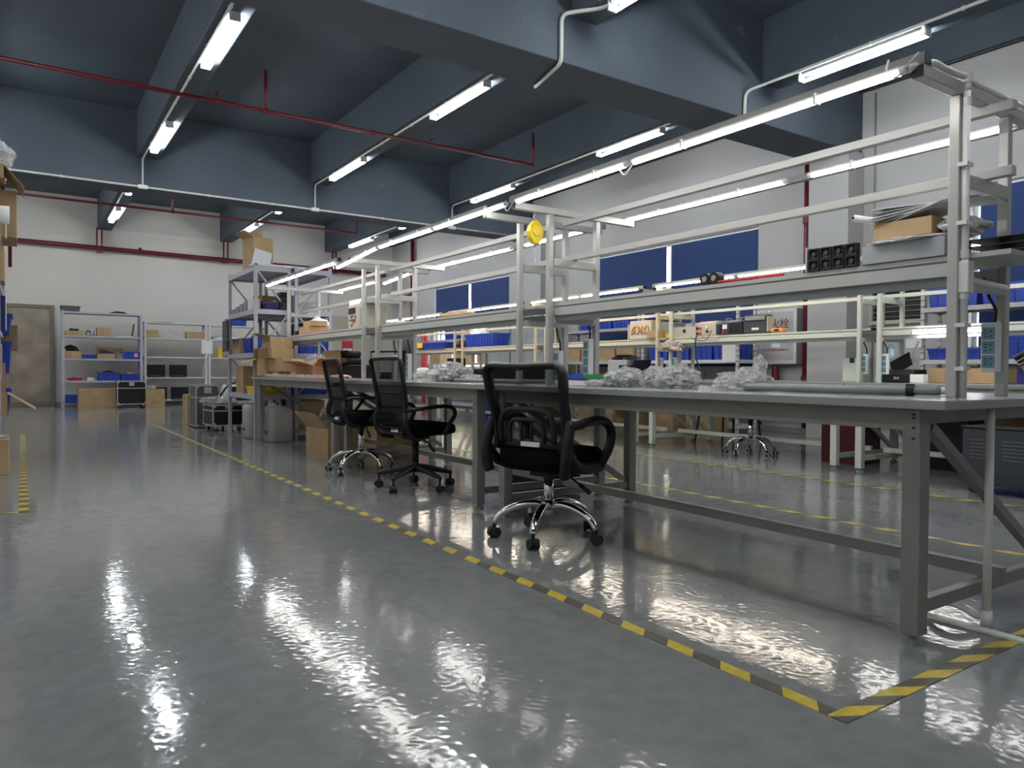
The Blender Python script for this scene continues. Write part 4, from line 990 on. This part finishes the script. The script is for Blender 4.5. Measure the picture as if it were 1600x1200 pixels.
# near bench goods
for i, (x, y, w_, lb) in enumerate(((2.78, 3.30, .26, 'blue parts tray at the far end of the near bench'), (2.72, 3.12, .20, 'green parts tray at the far end of the near bench'))):
    bin_(lb, (x, y, Z0+.030), w_*.6, .28 if i == 0 else .16, .035, m=BLUE if i == 0 else GREEN, ribs=False, name='parts_tray', cat='tray')
o = MB().box(-.16, .16, -.22, .22, 0, .028).build('white_board', WHITE); o.location = (2.82, 3.27, Z0); tag(o, 'thick white slab carrying the parts trays', 'slab')
plainbox('circuit_module', 'small module with transformer on the parts tray', 'module', (2.95, 3.18, Z0+.03), .1, .14, .06, mat('tan_parts', (.40, .36, .30), .5), parts=(('coil', -.03, .03, -.03, .03, .06, .09, BLACKP),))
for i, (x, y, sx, sy, sz, c_) in enumerate(((2.72, 2.94, .20, .21, .105, 1), (2.78, 2.78, .15, .13, .11, 1), (2.78, 2.62, .20, .25, .115, 1), (2.68, 3.10, .14, .18, .045, 0))):
    bag(['bubble wrapped device on near bench, leftmost of three', 'bubble wrapped device on near bench, middle one', 'bubble wrapped device on near bench, rightmost of three', 'flat tail of bubble wrap left of the wrapped devices'][i], (x, y, Z0), sx, sy, sz, 50+i, core=DARKG if c_ else None)
bag('bubble wrapped bundle on near bench beside the grey hoses', (2.76, 2.19, Z0), .22, .25, .10, 57, core=WHITE)
bag('pointed flap of bubble wrap standing up', (2.80, 2.13, Z0+.07), .05, .07, .09, 58)
# loose rods with green ends
for i, (x, m_) in enumerate(((2.93, GREEN), (3.0, DARKG), (2.86, WHITE))):
    cord('cable_lead', ['green ended lead on near bench', 'black ended lead on near bench', 'white ended lead on near bench'][i], [(x, 1.98-.05*i, Z0+.012), (x+.02, 1.80, Z0+.018), (x-.01, 1.62, Z0+.012)], .009, m_)
hose('long grey conduit hose on near bench with black strap, front one', [(2.70, 2.18, Z0+.018), (2.66, 1.9, Z0+.018), (2.66, 1.55, Z0+.018), (2.70, 1.42, Z0+.018), (2.74, 1.31, Z0+.018)], .017, band=.76)
hose('long pale conduit hose on near bench, rear one', [(2.90, 1.98, Z0+.016), (2.86, 1.70, Z0+.016), (2.82, 1.45, Z0+.016), (2.86, 1.28, Z0+.016)], .014, m=ALU)
hose('third grey conduit hose between the two others', [(2.80, 2.0, Z0+.015), (2.76, 1.7, Z0+.015), (2.76, 1.45, Z0+.015)], .014)
# near shelf goods: eight fans in two rows
def fan(label, loc, s=.042):
    t = thing('cooling_fan', label, 'fan', loc, group='black cooling fans stacked on the near shelf')
    q = MB(); q.box(-.014, .014, -s, s, 0, .006).box(-.014, .014, -s, s, 2*s-.006, 2*s).box(-.014, .014, -s, -s+.005, .006, 2*s-.006).box(-.014, .014, s-.005, s, .006, 2*s-.006)
    q.build('frame', BLACKP, t, bevel=.001)
    MB().tube([(-.004, (s-.004)*math.cos(a*.35), s+(s-.004)*math.sin(a*.35)) for a in range(18)], .003, 6, closed=True).build('shroud', BLACKP, t)
    b = MB().cyl((-.012, 0, s), (.008, 0, s), s*.40, 16).build('rotor_hub', DARKG, t)
    bl = MB()
    for k in range(7):
        a = k*2*math.pi/7; bl.bar((-.004, .4*s*math.cos(a), s+.4*s*math.sin(a)), (0, .86*s*math.cos(a+.3), s+.86*s*math.sin(a+.3)), .004, s*.45, up=(.7, -math.sin(a), math.cos(a)))
    bl.build('blades', mat('dark_fan_plastic', (.02, .02, .022), .35), b)
    return t
for r_ in range(2):
    for k in range(4):
        fan('black cooling fan, %s row of the stack on near shelf, %s from the left' % (['lower', 'upper'][r_], ORD[k]), (2.715, 1.80-k*.0545, ZS1+r_*.0465), s=.023)
o = MB().box(0, .09, -.004, .004, 0, .10).build('metal_plate', ALUF); o.location = (2.70, 1.832, ZS1); tag(o, 'thin metal plate standing left of the fans', 'plate')
t = thing('grey_carton', 'white low carton with foam lid under the brown box on shelf', 'box', (2.80, 1.42, ZS1)); MB().box(-.10, .10, -.135, .17, 0, .07).build('body', GREYCAB, t, bevel=.003); q = MB(); blob(q, 0, .02, .07, .12, .18, .022, 4, .3, sub=4); q.build('foam_lid', FOAM, t)
carton('brown cardboard box on the near bench shelf', (2.82, 1.46, ZS1+.093), .16, .22, .065, tape=False)
t = thing('paper_sheets', 'loose white paper sheets fanned on the brown shelf box', 'paper', (2.82, 1.44, ZS1+.160))
for k in range(6):
    a = MB(); an = random.uniform(-.25, .25); mt = Matrix.Rotation(an, 4, 'Z') @ Matrix.Rotation(R(-13+3*k), 4, 'X')
    a.box(-.085, .085, -.16-.02*k, .14, .006+.008*k, .008+.008*k, mt); a.build('sheet', PAPER if k % 2 else mat('grey_film_sheet', (.45, .47, .50), .3), t)
t = thing('foam_roll', 'white rolled foam tube with dark stripe on shelf box', 'roll', (2.76, 1.60, ZS1+.175)); MB().tube([(-.05, .03, .015), (.06, -.05, -.005)], .013, 14).build('roll', WHITE, t, smooth=True); MB().cyl((-.055, .034, .016), (-.051, .031, .0155), .005).build('core', BLACKP, t)
t = thing('black_fans', 'small black fan pair lying on the near bench shelf', 'fan', (2.76, 2.38, ZS1))
for k in (-.028, .028):
    MB().cyl((-.02, k, .032), (.02, k, .032), .03, 20).build('housing', BLACKP, t); MB().cyl((-.024, k, .032), (-.02, k, .032), .014, 12).build('hub', GREYR, t)
cord('red_cable', 'red cable lying along the near bench shelf edge', [(2.71, 2.30, ZS1+.006), (2.72, 2.1, ZS1+.007), (2.72, 1.95, ZS1+.006)], .006, REDB)
# pcbs at right end of the near shelf
for k in range(3):
    t = thing('circuit_board', 'green-dark circuit board stack right of the near post, %s from bottom' % ORD[k], 'circuit board', (2.93, 1.12, ZS1+.012+k*.024), group='circuit boards stacked at the near shelf end')
    MB().box(-.10, .15, -.09, .16, 0, .003).build('board', DARKG, t)
    q = MB()
    for j in range(8): x = -.09+j*.028; q.cyl((x, -.075, .003), (x, -.075, .018), .006, 8)
    q.build('capacitor', mat('cream_parts', (.60, .58, .48), .5), t)
    q = MB()
    for j in range(3): q.cyl((-.06+j*.08, -.05, .003), (-.06+j*.08, -.05, .02), .011, 12)
    q.build('coil', mat('yellow_blue_coil', (.45, .48, .10), .4), t)
plainbox('metal_bracket', 'grey metal bracket at the near end of the shelf', 'bracket', (3.02, 1.0, ZS1), .03, .06, .13, GREYCAB)
bag('crinkled white film right of the near post on shelf', (2.86, 1.30, ZS1+.10), .22, .14, .05, 61, m=PAPER, name='plastic_film', amp=.45)
bag('brown parts box clutter on the middle bench shelf', (2.85, 5.0, ZS1), .18, .5, .05, 62, m=CARD, name='flat_carton', cat='box', amp=.2)
# spring balancer
t = thing('spring_balancer', 'yellow tool balancer hanging by the near bench far post', 'tool balancer', (2.60, 3.62, 1.83))
MB().tube(smoothpath([(0, 0, 0), (-.01, 0, -.02), (0, 0, -.04)], 4), .003, 6).build('hook', ALUF, t)
q = MB().prism([(-.012, -.04), (.012, -.04), (.045, -.075), (.055, -.11), (.045, -.145), (.02, -.185), (-.02, -.185), (-.045, -.145), (-.055, -.11), (-.045, -.075)], 'y', -.02, .02); q.build('housing', YELL, t, bevel=.008, seg=3)
MB().cyl((0, -.028, -.105), (0, .028, -.105), .034, 20).build('drum', YELL, t, bevel=.004)
MB().cyl((0, 0, -.185), (0, 0, -.205), .007).build('outlet', GREYR, t); MB().tube(smoothpath([(0, 0, -.2), (-.004, 0, -.24), (.006, 0, -.26), (.0, 0, -.29)], 4), .0022, 6).build('wire_hook', ALUF, t)

# ------------------------------------------------------------------ rear benches goods (shelf z 1.289)
def on(x, y, z=ZS1): return (x, y, z)
bin_('flat blue tray with yellow sticker on the far rear shelf', on(6.62, 12.4), .36, 1.2, .12)
plainbox('yellow_label', 'yellow label stuck on the flat blue tray', 'label', (6.42, 12.75, ZS1+.02), .01, .22, .10, YELL, bevel=0)
bag('dark red bag on the rear shelf beside the blue crate', on(6.64, 11.45), .3, .38, .14, 71, m=DRED, name='red_bag')
bin_('tall ribbed blue crate on the rear shelf', on(6.64, 10.64), .34, .92, .22, name='plastic_crate', cat='crate')
bag('white bag heaped in the ribbed blue crate', on(6.66, 10.9, ZS1+.10), .3, .5, .26, 72, m=PAPER, name='white_bag')
t = thing('clamp_fixture', 'pair of cream clamp frames standing on the rear shelf', 'fixture', on(6.55, 6.95))
for k in (0, .05): MB().box(-.02, .02, k-.012, k+.012, 0, .20).build('frame', CREAM, t)
t = thing('parts_box', 'cream wire-fronted box of coiled parts on the rear shelf', 'box', on(6.62, 6.72)); MB().box(-.15, .15, -.19, .19, 0, .23).build('body', CREAM, t, bevel=.006)
q = MB()
for k in range(5): q.tube([(-.155, -.12+.06*k+.035*math.cos(a*.6), .11+.05*math.sin(a*.6+k)) for a in range(11)], .008, 6)
q.build('coil', mat('copper_coils', (.45, .22, .10), .4), t)
bin_('clear plastic tub of cables on the rear shelf', on(6.72, 6.50), .26, .36, .20, m=JUG, ribs=False, name='plastic_tub', cat='tub', fill=BLACKP)
carton('small orange-brown box below the clear tub', on(6.50, 6.48), .12, .2, .09, tape=False)
plainbox('yellow_tool', 'yellow tool on the rear shelf before the meter', 'tool', on(6.56, 6.28), .05, .16, .06, YELL)
plainbox('instrument', 'flat beige instrument on the rear shelf', 'instrument', on(6.66, 6.02), .3, .36, .12, BEIGE, parts=(('cable_socket', -.155, -.15, -.02, .02, .05, .09, BLACKP),))
t = thing('power_supply', 'cream power supply with red terminals on the rear shelf', 'power supply', on(6.64, 5.67))
MB().box(-.15, .15, -.14, .14, 0, .14).prism([(-.15, .14), (.15, .14), (.1, .17), (-.1, .17)], 'y', -.13, .13).build('case', BEIGE, t, bevel=.006)
for k, (y, z, m_) in enumerate(((.08, .03, REDB), (.08, .09, REDB), (.12, .09, BLACKP), (.12, .03, BLACKP), (-.02, .05, BLACKP), (-.02, .10, WHITE))): MB().cyl((-.17, y, z), (-.15, y, z), .014, 12).build('terminal', m_, t)
MB().box(-.151, .15, -.145, -.14, .01, .13).build('side_panel', mat('slate_blue', (.06, .09, .14), .5), t)
t = thing('variac', 'black ribbed transformer on the rear shelf', 'transformer', on(6.64, 5.34))
MB().box(-.12, .12, -.13, .14, 0, .15).build('case', DARKG, t, bevel=.015)
g = MB()
for k in range(8): g.box(-.124, -.12, -.12+k*.02, -.108+k*.02, .02, .13)
g.build('vent_ribs', BLACKP, t); MB().box(-.125, -.12, .06, .12, .07, .12).build('meter', PAPER, t)
for y in (-.10, .10): MB().tube(smoothpath([(-.08, y, .15), (-.08, y, .185), (.0, y, .185), (.0, y, .15)], 3), .006, 6).build('handle', ALUF, t)
t = thing('metal_case', 'large dark grey metal case with top handle on the rear shelf', 'case', on(6.66, 4.97))
MB().prism([(-.10, 0), (.20, 0), (.20, .20), (-.10, .20)], 'x', -.15, -.05).build('body', DARKG, t, bevel=.012)
MB().box(-.165, -.151, -.08, .17, .145, .185).build('lip', GREYR, t, bevel=.004); MB().tube(smoothpath([(-.05, -.06, .20), (-.05, -.05, .235), (-.05, .05, .235), (-.05, .06, .20)], 3), .006, 6).build('handle', ALUF, t)
MB().box(-.153, -.15, .0, .09, .04, .065).build('name_plate', PAPER, t); MB().box(-.15, -.05, -.112, -.1, .02, .18).build('end_plate', BEIGE, t)
plainbox('multimeter', 'orange multimeter on the rear shelf', 'meter', on(6.52, 4.73), .08, .14, .045, ORAN, bevel=.012, parts=(('screen', -.042, -.04, -.03, .03, .015, .035, BLACKP),))
cord('black_cable', 'black cable hanging from the rear shelf to the bench', [(6.45, 5.78, 1.30), (6.43, 5.78, 1.15), (6.42, 5.72, .95), (6.45, 5.64, .83), (6.6, 5.9, .80)], .007, BLACKP)
for k, (y, lb, m_) in enumerate(((5.57, 'thin black lead drooping from the power supply', BLACKP), (5.40, 'thin red lead drooping from the transformer', REDB))):
    cord('test_lead', lb, [(6.47, y, 1.35), (6.44, y+.06, 1.24), (6.44, y+.18, 1.24), (6.45, y+.3, 1.28)], .004, m_)
bag('tangle of pale wires and adapters at the rear bench post', (6.48, 6.2, 1.12), .18, .4, .13, 81, m=mat('mixed_wires', (.35, .30, .26), .5, var=.7, vs_=50), name='wire_tangle', cat='cables', amp=.6)
# rear bench tabletop goods
t = thing('printer', 'grey and black machine on the rear bench, right of centre', 'printer', (6.75, 7.10, Z0))
MB().box(-.2, .2, -.05, .32, 0, .24).build('body', GREYCAB, t, bevel=.008)
MB().bar((0, -.06, .02), (-.02, -.16, .24), .02, .3, up=(1, 0, 0)).build('screen', SCREEN, t)
bag('black bag lying on the grey machine', (6.75, 7.30, Z0+.242), .3, .36, .07, 83, m=BLACKP, name='black_bag')
bag('white plastic beside the black bag on grey machine', (6.70, 7.12, Z0+.242), .2, .24, .05, 84, m=FILM, name='plastic_film')
plainbox('tissue_box', 'pale green box on the rear bench before the column', 'box', (6.70, 3.98, Z0), .15, .2, .23, mat('pale_green_card', (.50, .56, .48), .6), parts=(('slot', -.077, -.075, -.02, .03, .18, .23, BLACKP),))
t = thing('barcode_printer', 'small black printer on the rear bench near right rack', 'printer', (6.72, 3.53, Z0))
MB().prism([(-.14, 0), (.12, 0), (.12, .12), (-.10, .12), (-.14, .07)], 'y', -.14, .14).build('body', BLACKP, t, bevel=.01); MB().bar((0, .02, .12), (.06, .08, .23), .2, .015, up=(1, 0, 0)).build('lid', BLACKP, t)
text('printed_mark', 'SLU', .03, WHITE, (-.143, 0, .04), (R(90), 0, R(-90)), t)
cord('white_cable', 'white cable rising behind the small black printer', [(6.74, 3.52, Z0+.13), (6.76, 3.47, 1.08), (6.74, 3.42, 1.16)], .006, WHITE)
plainbox('paper_roll_box', 'small white box beside the small black printer', 'box', (6.60, 3.34, Z0), .08, .12, .075, WHITE)
carton('long cardboard box with orange print on the rear bench', (6.85, 3.02, Z0), .2, .62, .13, tape=False, txt=('1220W', .075, mat('orange_ink', (.45, .12, .03), .7), (-.101, .08, .06), (R(90), 0, R(-90))))
t = thing('water_bottle', 'clear blue bottle hanging at the rear bench post', 'bottle', (6.56, 3.57, 1.0)); MB().cyl((0,0,0), (0,0,.10), .028, 14).cyl((0,0,.10), (0,0,.14), .028, 14, r2=.012).build('body', mat('clear_blue_plastic', (.45, .65, .75), .1, alpha=.6), t, smooth=True); MB().cyl((0,0,.14), (0,0,.16), .013).build('cap', WHITE, t)
for k, (y0, y1) in enumerate(((12.0, 12.6), (12.9, 13.3))):
    bag('white lit clutter on the far rear bench, %s heap' % ['nearer', 'farther'][k], (6.6, y0, Z0), .35, .5, .14, 90+k, m=PAPER, name='white_bag')
plainbox('black_monitor', 'black monitor back on the far rear bench', 'monitor', (6.75, 11.9, Z0), .08, .6, .32, BLACKP, bevel=.02)
bag('black equipment heap on the rear bench behind the middle bench', (6.7, 9.9, Z0), .4, .9, .16, 93, m=BLACKP, name='black_bundle', cat='bundle')
# wall louvre
t = thing('wall_louvre', 'black louvred ventilation opening in a pale frame at right wall', 'vent', (9.2, 4.62, 1.53))
q = MB().box(-.05, 0, -.05, 0, -.03, .42).box(-.05, 0, .62, .67, -.03, .42).box(-.05, 0, 0, .62, -.03, .02).box(-.05, 0, 0, .62, .38, .42); q.build('frame', BEIGE, t)
MB().box(-.01, -.002, 0, .62, .02, .38).build('opening', BLACKP, t)
q = MB()
for k in range(5): q.box(-.035, -.012, 0, .62, .06+k*.065, .067+k*.065)
q.build('slats', GREYR, t)

# red pedestal, machine
t = thing('red_pedestal_cabinet', 'dark red lacquered pedestal cabinet under the rear bench', 'cabinet', (6.58, 3.89, 0)); MB().box(0, .40, 0, .38, .0, .66).build('body', DRED, t, bevel=.006)
MB().box(-.006, 0, .02, .36, .05, .62).build('door', DRED, t, bevel=.002)
plainbox('dark_bin', 'black waste bin under the rear bench, right of the pedestal', 'bin', (7.1, 3.25, 0), .3, .34, .48, BLACKP, bevel=.01)
t = thing('fume_extractor', 'charcoal fume extraction machine with louvred side, lower right', 'machine', (5.75, .75, 0))
MB().box(0, .355, 0, 1.84, .075, .475).build('housing', DARKG, t, bevel=.008)
MB().box(-.01, .365, -.01, 1.85, .476, .492).build('lid', BLACKP, t, bevel=.003)
q = MB()
for c in range(8):
    for r_ in range(6):
        y = 1.64-c*.215; q.box(-.006, 0, y, y+.15, .26+r_*.026, .268+r_*.026)
q.build('louvres', mat('grey_louvre', (.10, .11, .12), .4), t)
for (x, y) in ((.05, 1.78), (.30, 1.78), (.05, .06), (.30, .06)):
    c = MB().box(x-.02, x+.02, y-.03, y+.03, .05, .075).build('caster', BLACKP, t); MB().cyl((x-.018, y, .028), (x+.018, y, .028), .028, 14).build('wheel', RUBBER, c)
for y in (1.42, .95):
    q = MB().cyl((.2, y, .493), (.2, y, .515), .085, 20).cyl((.2, y, .515), (.2, y, .60), .06, 20); q.build('duct_collar', BLACKP, t)
def spiral(label, pts, r):
    t = thing('spiral_hose', label, 'hose', pts[0]); o = Vector(pts[0]); P = smoothpath([Vector(p)-o for p in pts], 8)
    MB().tube(P, r*.9, 14).build('tube', BLACKP, t, smooth=True)
    w_ = MB()
    L = [0.0]
    for i in range(1, len(P)): L.append(L[-1]+(P[i]-P[i-1]).length)
    n = int(L[-1]/.03); 
    for k in range(n):
        s = (k+.5)*.03
        i = max(j for j in range(len(L)) if L[j] <= s); i = min(i, len(P)-2); u = (s-L[i])/(L[i+1]-L[i]); c = P[i].lerp(P[i+1], u); d = (P[i+1]-P[i]).normalized()
        w_.cyl(c-d*.004, c+d*.004, r, 14)
    w_.build('ribs', mat('pale_hose_ribs', (.45, .45, .42), .4), t); return t
spiral('ribbed black and white hose rising from the fume extractor', [(5.95, 2.17, .601), (5.95, 2.18, .75), (5.99, 2.22, .86), (6.05, 2.28, .93), (6.02, 2.34, 1.02)], .05)
spiral('ribbed black and white hose at the right edge', [(5.95, 1.70, .601), (5.98, 1.72, .76), (6.05, 1.76, .84), (6.15, 1.8, .9)], .05)
cord('white_cable', 'white tangled cable by the right edge above the rear bench', [(6.4, 2.15, 1.15), (6.38, 2.1, 1.08), (6.42, 2.02, 1.0), (6.40, 1.98, .9), (6.42, 1.95, .8)], .008, WHITE)
led(7.3, 2.62, 2.75, 1.05, 'tiny lit lamp at the right edge of the rear bench', grp='tubes at the right wall')
opencarton('open brown carton on the floor behind the fume extractor', (7.35, 2.75, .36), .4, .5, .22, .1, {'-x': 200, '+x': 120, '-y': 120, '+y': 150})
bin_('blue bin behind the fume extractor', (6.92, 2.55, .0), .4, .5, .36, fill=JUG)
plainbox('white_crate', 'pale crate under the open brown carton', 'crate', (7.4, 2.75, 0), .45, .6, .355, JUG)

# ------------------------------------------------------------------ racks by the window wall
def wallrack(label, y0, y1, levels, H, x0=8.45, m=RACKW): return rack(label, x0, x0+.42, y0, y1, levels, m, top=H, brace=False, perforated=True, name='shelving_rack', sh=.05)
wallrack('perforated pale rack at the right wall, right edge of picture', .75, 4.32, [.12, .50, 1.03, 1.62], 2.3, x0=8.55, m=mat('cream_white_enamel', (.56, .53, .50), .45))
wallrack('grey rack with blue bins before the middle window', 6.80, 8.75, [.12, .55, 1.06, 1.62], 2.0)
wallrack('grey rack with cartons before the middle window, farther unit', 8.80, 10.9, [.12, .55, 1.06, 1.62], 2.0, m=RACKM)
wallrack('grey rack with cartons at the far window', 13.6, 16.4, [.12, .55, 1.06, 1.62], 2.0, m=RACKM)
def binrow(y_hi, n, dy, z, sy, sz, x, lab, sx=.34, m=BLUE, fill=None):
    for k in range(n):
        bin_('blue bin on the %s, %s from the left' % (lab, ORD[k]), (x, y_hi-k*dy, z), sx, sy, sz, group='blue bins: '+lab, m=m, fill=fill if k % 2 == 0 else None)
binrow(4.0, 6, .56, 1.622, .52, .22, 8.76, 'upper shelf of the right wall rack', fill=FILM)
bin_('low blue bin with clear bag on the right wall rack', (8.76, 3.98, 1.032), .34, .56, .13, fill=FILM)
binrow(3.40, 5, .52, 1.032, .48, .25, 8.76, 'middle shelf of the right wall rack')
binrow(3.9, 5, .62, .502, .56, .40, 8.76, 'lower shelf of the right wall rack', m=mat('violet_blue_plastic', (.03, .035, .25), .45))
carton('tall brown carton at the right end of the right rack', (8.76, .98, 1.622), .3, .25, .42)
binrow(8.42, 4, .45, 1.062, .42, .22, 8.66, 'window rack middle shelf')
binrow(10.2, 4, .45, 1.622, .42, .17, 8.66, 'farther window rack top shelf')
for k in range(4):
    carton('brown carton on the farther window rack, %s from the left' % ORD[k], (8.66, 10.6-k*.47, 1.062), .34, .42, [.34, .22, .30, .26][k], group='cartons on the farther window rack')
for k in range(4):
    carton('brown carton low on the farther window rack, %s from the left' % ORD[k], (8.66, 10.6-k*.47, .552), .34, .42, [.24, .30, .2, .28][k], group='cartons low on the farther window rack')
for k, (y, x) in enumerate(((10.4, 8.3), (9.7, 8.2), (9.2, 8.25), (7.9, 8.28))):
    carton('brown carton on the floor by the window racks, %s from the left' % ORD[k], (x-.05, y, 0), .30, .44, [.30, .36, .28, .38][k], group='cartons on the floor by the window racks')
opencarton('open carton with flap out on the floor by the window racks', (8.15, 8.6, 0), .34, .5, .26, 0, {'-x': 165, '-y': 150, '+x': 90})
carton('brown carton with diamond mark at the window rack end', (8.22, 7.15, 0), .34, .5, .42)
o = MB().box(-.003, .003, -.12, .12, 0, .30).build('paper_notice', PAPER); o.location = (8.44, 6.95, 1.02); tag(o, 'grey white paper hanging on the window rack upright', 'notice')
o = MB().box(-.003, .003, -.09, .09, 0, .20).build('paper_notice', PAPER); o.location = (8.53, 4.38, 1.17); tag(o, 'white sheet hanging at the end of the right wall rack', 'notice')
for k in range(5):
    carton('brown carton on the far window rack, %s from the left' % ORD[k], (8.66, 16.0-k*.55, [1.062, .552, 1.062, .552, 1.062][k]), .34, .45, .30, group='cartons on the far window rack')
# grey cupboards between the windows
def cupboard(label, x0, y0, y1, h, m=GREYCAB):
    t = thing('steel_cupboard', label, 'cupboard', (x0, y0, 0)); L = y1-y0
    MB().box(.012, .45, 0, L, 0, h).build('body', m, t, bevel=.004)
    for a, b in ((.01, L/2-.004), (L/2+.004, L-.01)):
        d_ = MB().box(0, .011, a, b, .05, h-.02).build('door', m, t, bevel=.002)
        MB().box(-.012, 0, (b-.05) if a < .1 else (a+.03), (b-.03) if a < .1 else (a+.05), h*.45, h*.55).build('handle', ALUF, d_)
cupboard('tall light grey cupboard before the wall column', 8.38, 11.35, 12.5, 1.85)
cupboard('tall light grey cupboard, farther of the pair', 8.38, 12.55, 13.4, 1.86)
t = thing('white_instrument', 'white instrument with small grey screen on the far window rack', 'instrument', (8.62, 14.0, 1.622)); MB().prism([(-.2, 0), (.2, 0), (.2, .3), (-.05, .3), (-.2, .15)], 'y', -.35, .35).build('body', WHITE, t, bevel=.02); MB().box(-.16, -.13, -.1, .1, .14, .24).build('screen', GREYR, t)
bin_('blue bin on the far window rack top shelf', (8.66, 15.2, 1.622), .34, .7, .25)
carton('brown carton on the far window rack top shelf', (8.66, 14.6, 1.622), .3, .35, .35)

# ------------------------------------------------------------------ things under the front benches / beyond
carton('large brown carton under the far bench, left', (3.14, 7.95, .0), .44, .5, .42)
opencarton('open brown carton under the far bench beside chair', (2.63, 7.1, .0), .40, .5, .30, .1, {'-x': 130, '+y': 60, '-y': 110})
carton('brown carton upright under the far bench, right', (3.1, 6.68, .0), .3, .25, .55)
bag('clear film hanging from the open carton under the far bench', (2.62, 7.2, .26), .3, .4, .22, 77, m=FILM, name='plastic_film')
t = thing('lower_shelf_crate', 'dark crate under the middle bench end', 'crate', (3.13, 4.25, 0)); MB().box(-.2, .2, -.2, .2, 0, .20).build('body', BLACKP, t, bevel=.01)
carton('brown carton far behind the middle bench legs', (6.9, 10.2, 0), .4, .6, .36)
carton('second brown carton far behind the middle bench legs', (6.9, 9.4, 0), .4, .5, .30)
bin_('blue bin on the floor seen through the near chair mesh', (6.92, 10.88, 0), .36, .4, .45)

# ------------------------------------------------------------------ left edge rack
rack('grey storage rack at the left edge', -.75, -.15, 7.70, 9.6, [.42, .82, 1.20, 1.62, 2.05, 2.5], RACKM, top=2.75, brace=False)
carton('brown carton on the floor at the left edge', (-.34, 7.42, 0), .50, .44, .29)
bag('clear film on the floor carton at the left edge', (-.30, 7.4, .291), .4, .3, .03, 101, m=FILM, name='plastic_film')
opencarton('torn open brown carton above the floor carton, left edge', (-.42, 8.3, .422), .62, .6, .22, 0, {'+x': 215, '-y': 100})
bin_('blue bin on the low shelf of the left edge rack', (-.38, 9.1, .422), .58, .6, .24)
carton('upright brown carton on the left edge rack', (-.42, 7.9, .822), .55, .4, .26)
bin_('blue bin on the left edge rack, second shelf', (-.36, 8.6, .822), .56, .7, .30)
carton('brown carton jutting out of the left edge rack', (-.18, 8.9, 1.05), .3, .22, .25, m=CARDI, tape=False)
bin_('blue bin on the left edge rack, third shelf', (-.36, 8.9, 1.202), .56, .6, .20)
plainbox('navy_panel', 'navy panel with white edge leaning on the left edge rack', 'panel', (-.40, 7.75, 1.202), .58, .03, .30, DBLUE, parts=(('edge', .285, .292, -.016, .016, 0, .3, WHITE),))
bin_('blue bin on the left edge rack, fourth shelf', (-.36, 8.5, 1.402-.0), .56, .5, .16) if False else None
carton('tall brown carton on the left edge rack, fourth shelf', (-.42, 7.9, 1.622), .60, .45, .30)
carton('large brown carton high on the left edge rack', (-.36, 8.3, 2.052), .66, .6, .42)
t = thing('paper_roll', 'white paper roll high on the left edge rack', 'roll', (-.10, 7.6, 2.10)); MB().cyl((-.2, 0, .08), (.02, 0, .08), .075, 18).build('roll', PAPER, t, smooth=True); MB().box(-.01, .0, -.01, .01, -.12, .02).build('tail', PAPER, t)
bag('pink wrapped bundle high on the left edge rack', (-.28, 8.2, 2.502), .3, .5, .22, 103, m=PINK, name='wrapped_bundle', cat='bundle')
opencarton('open carton with drooping flap at the top of left edge rack', (-.38, 7.9, 2.502), .52, .5, .12, 0, {'+x': 230})
bag('white ribbed roll of bubble wrap at the top left corner', (-.30, 7.9, 2.66), .50, .4, .26, 104, m=BUBBLE)

bpy.context.view_layer.update()
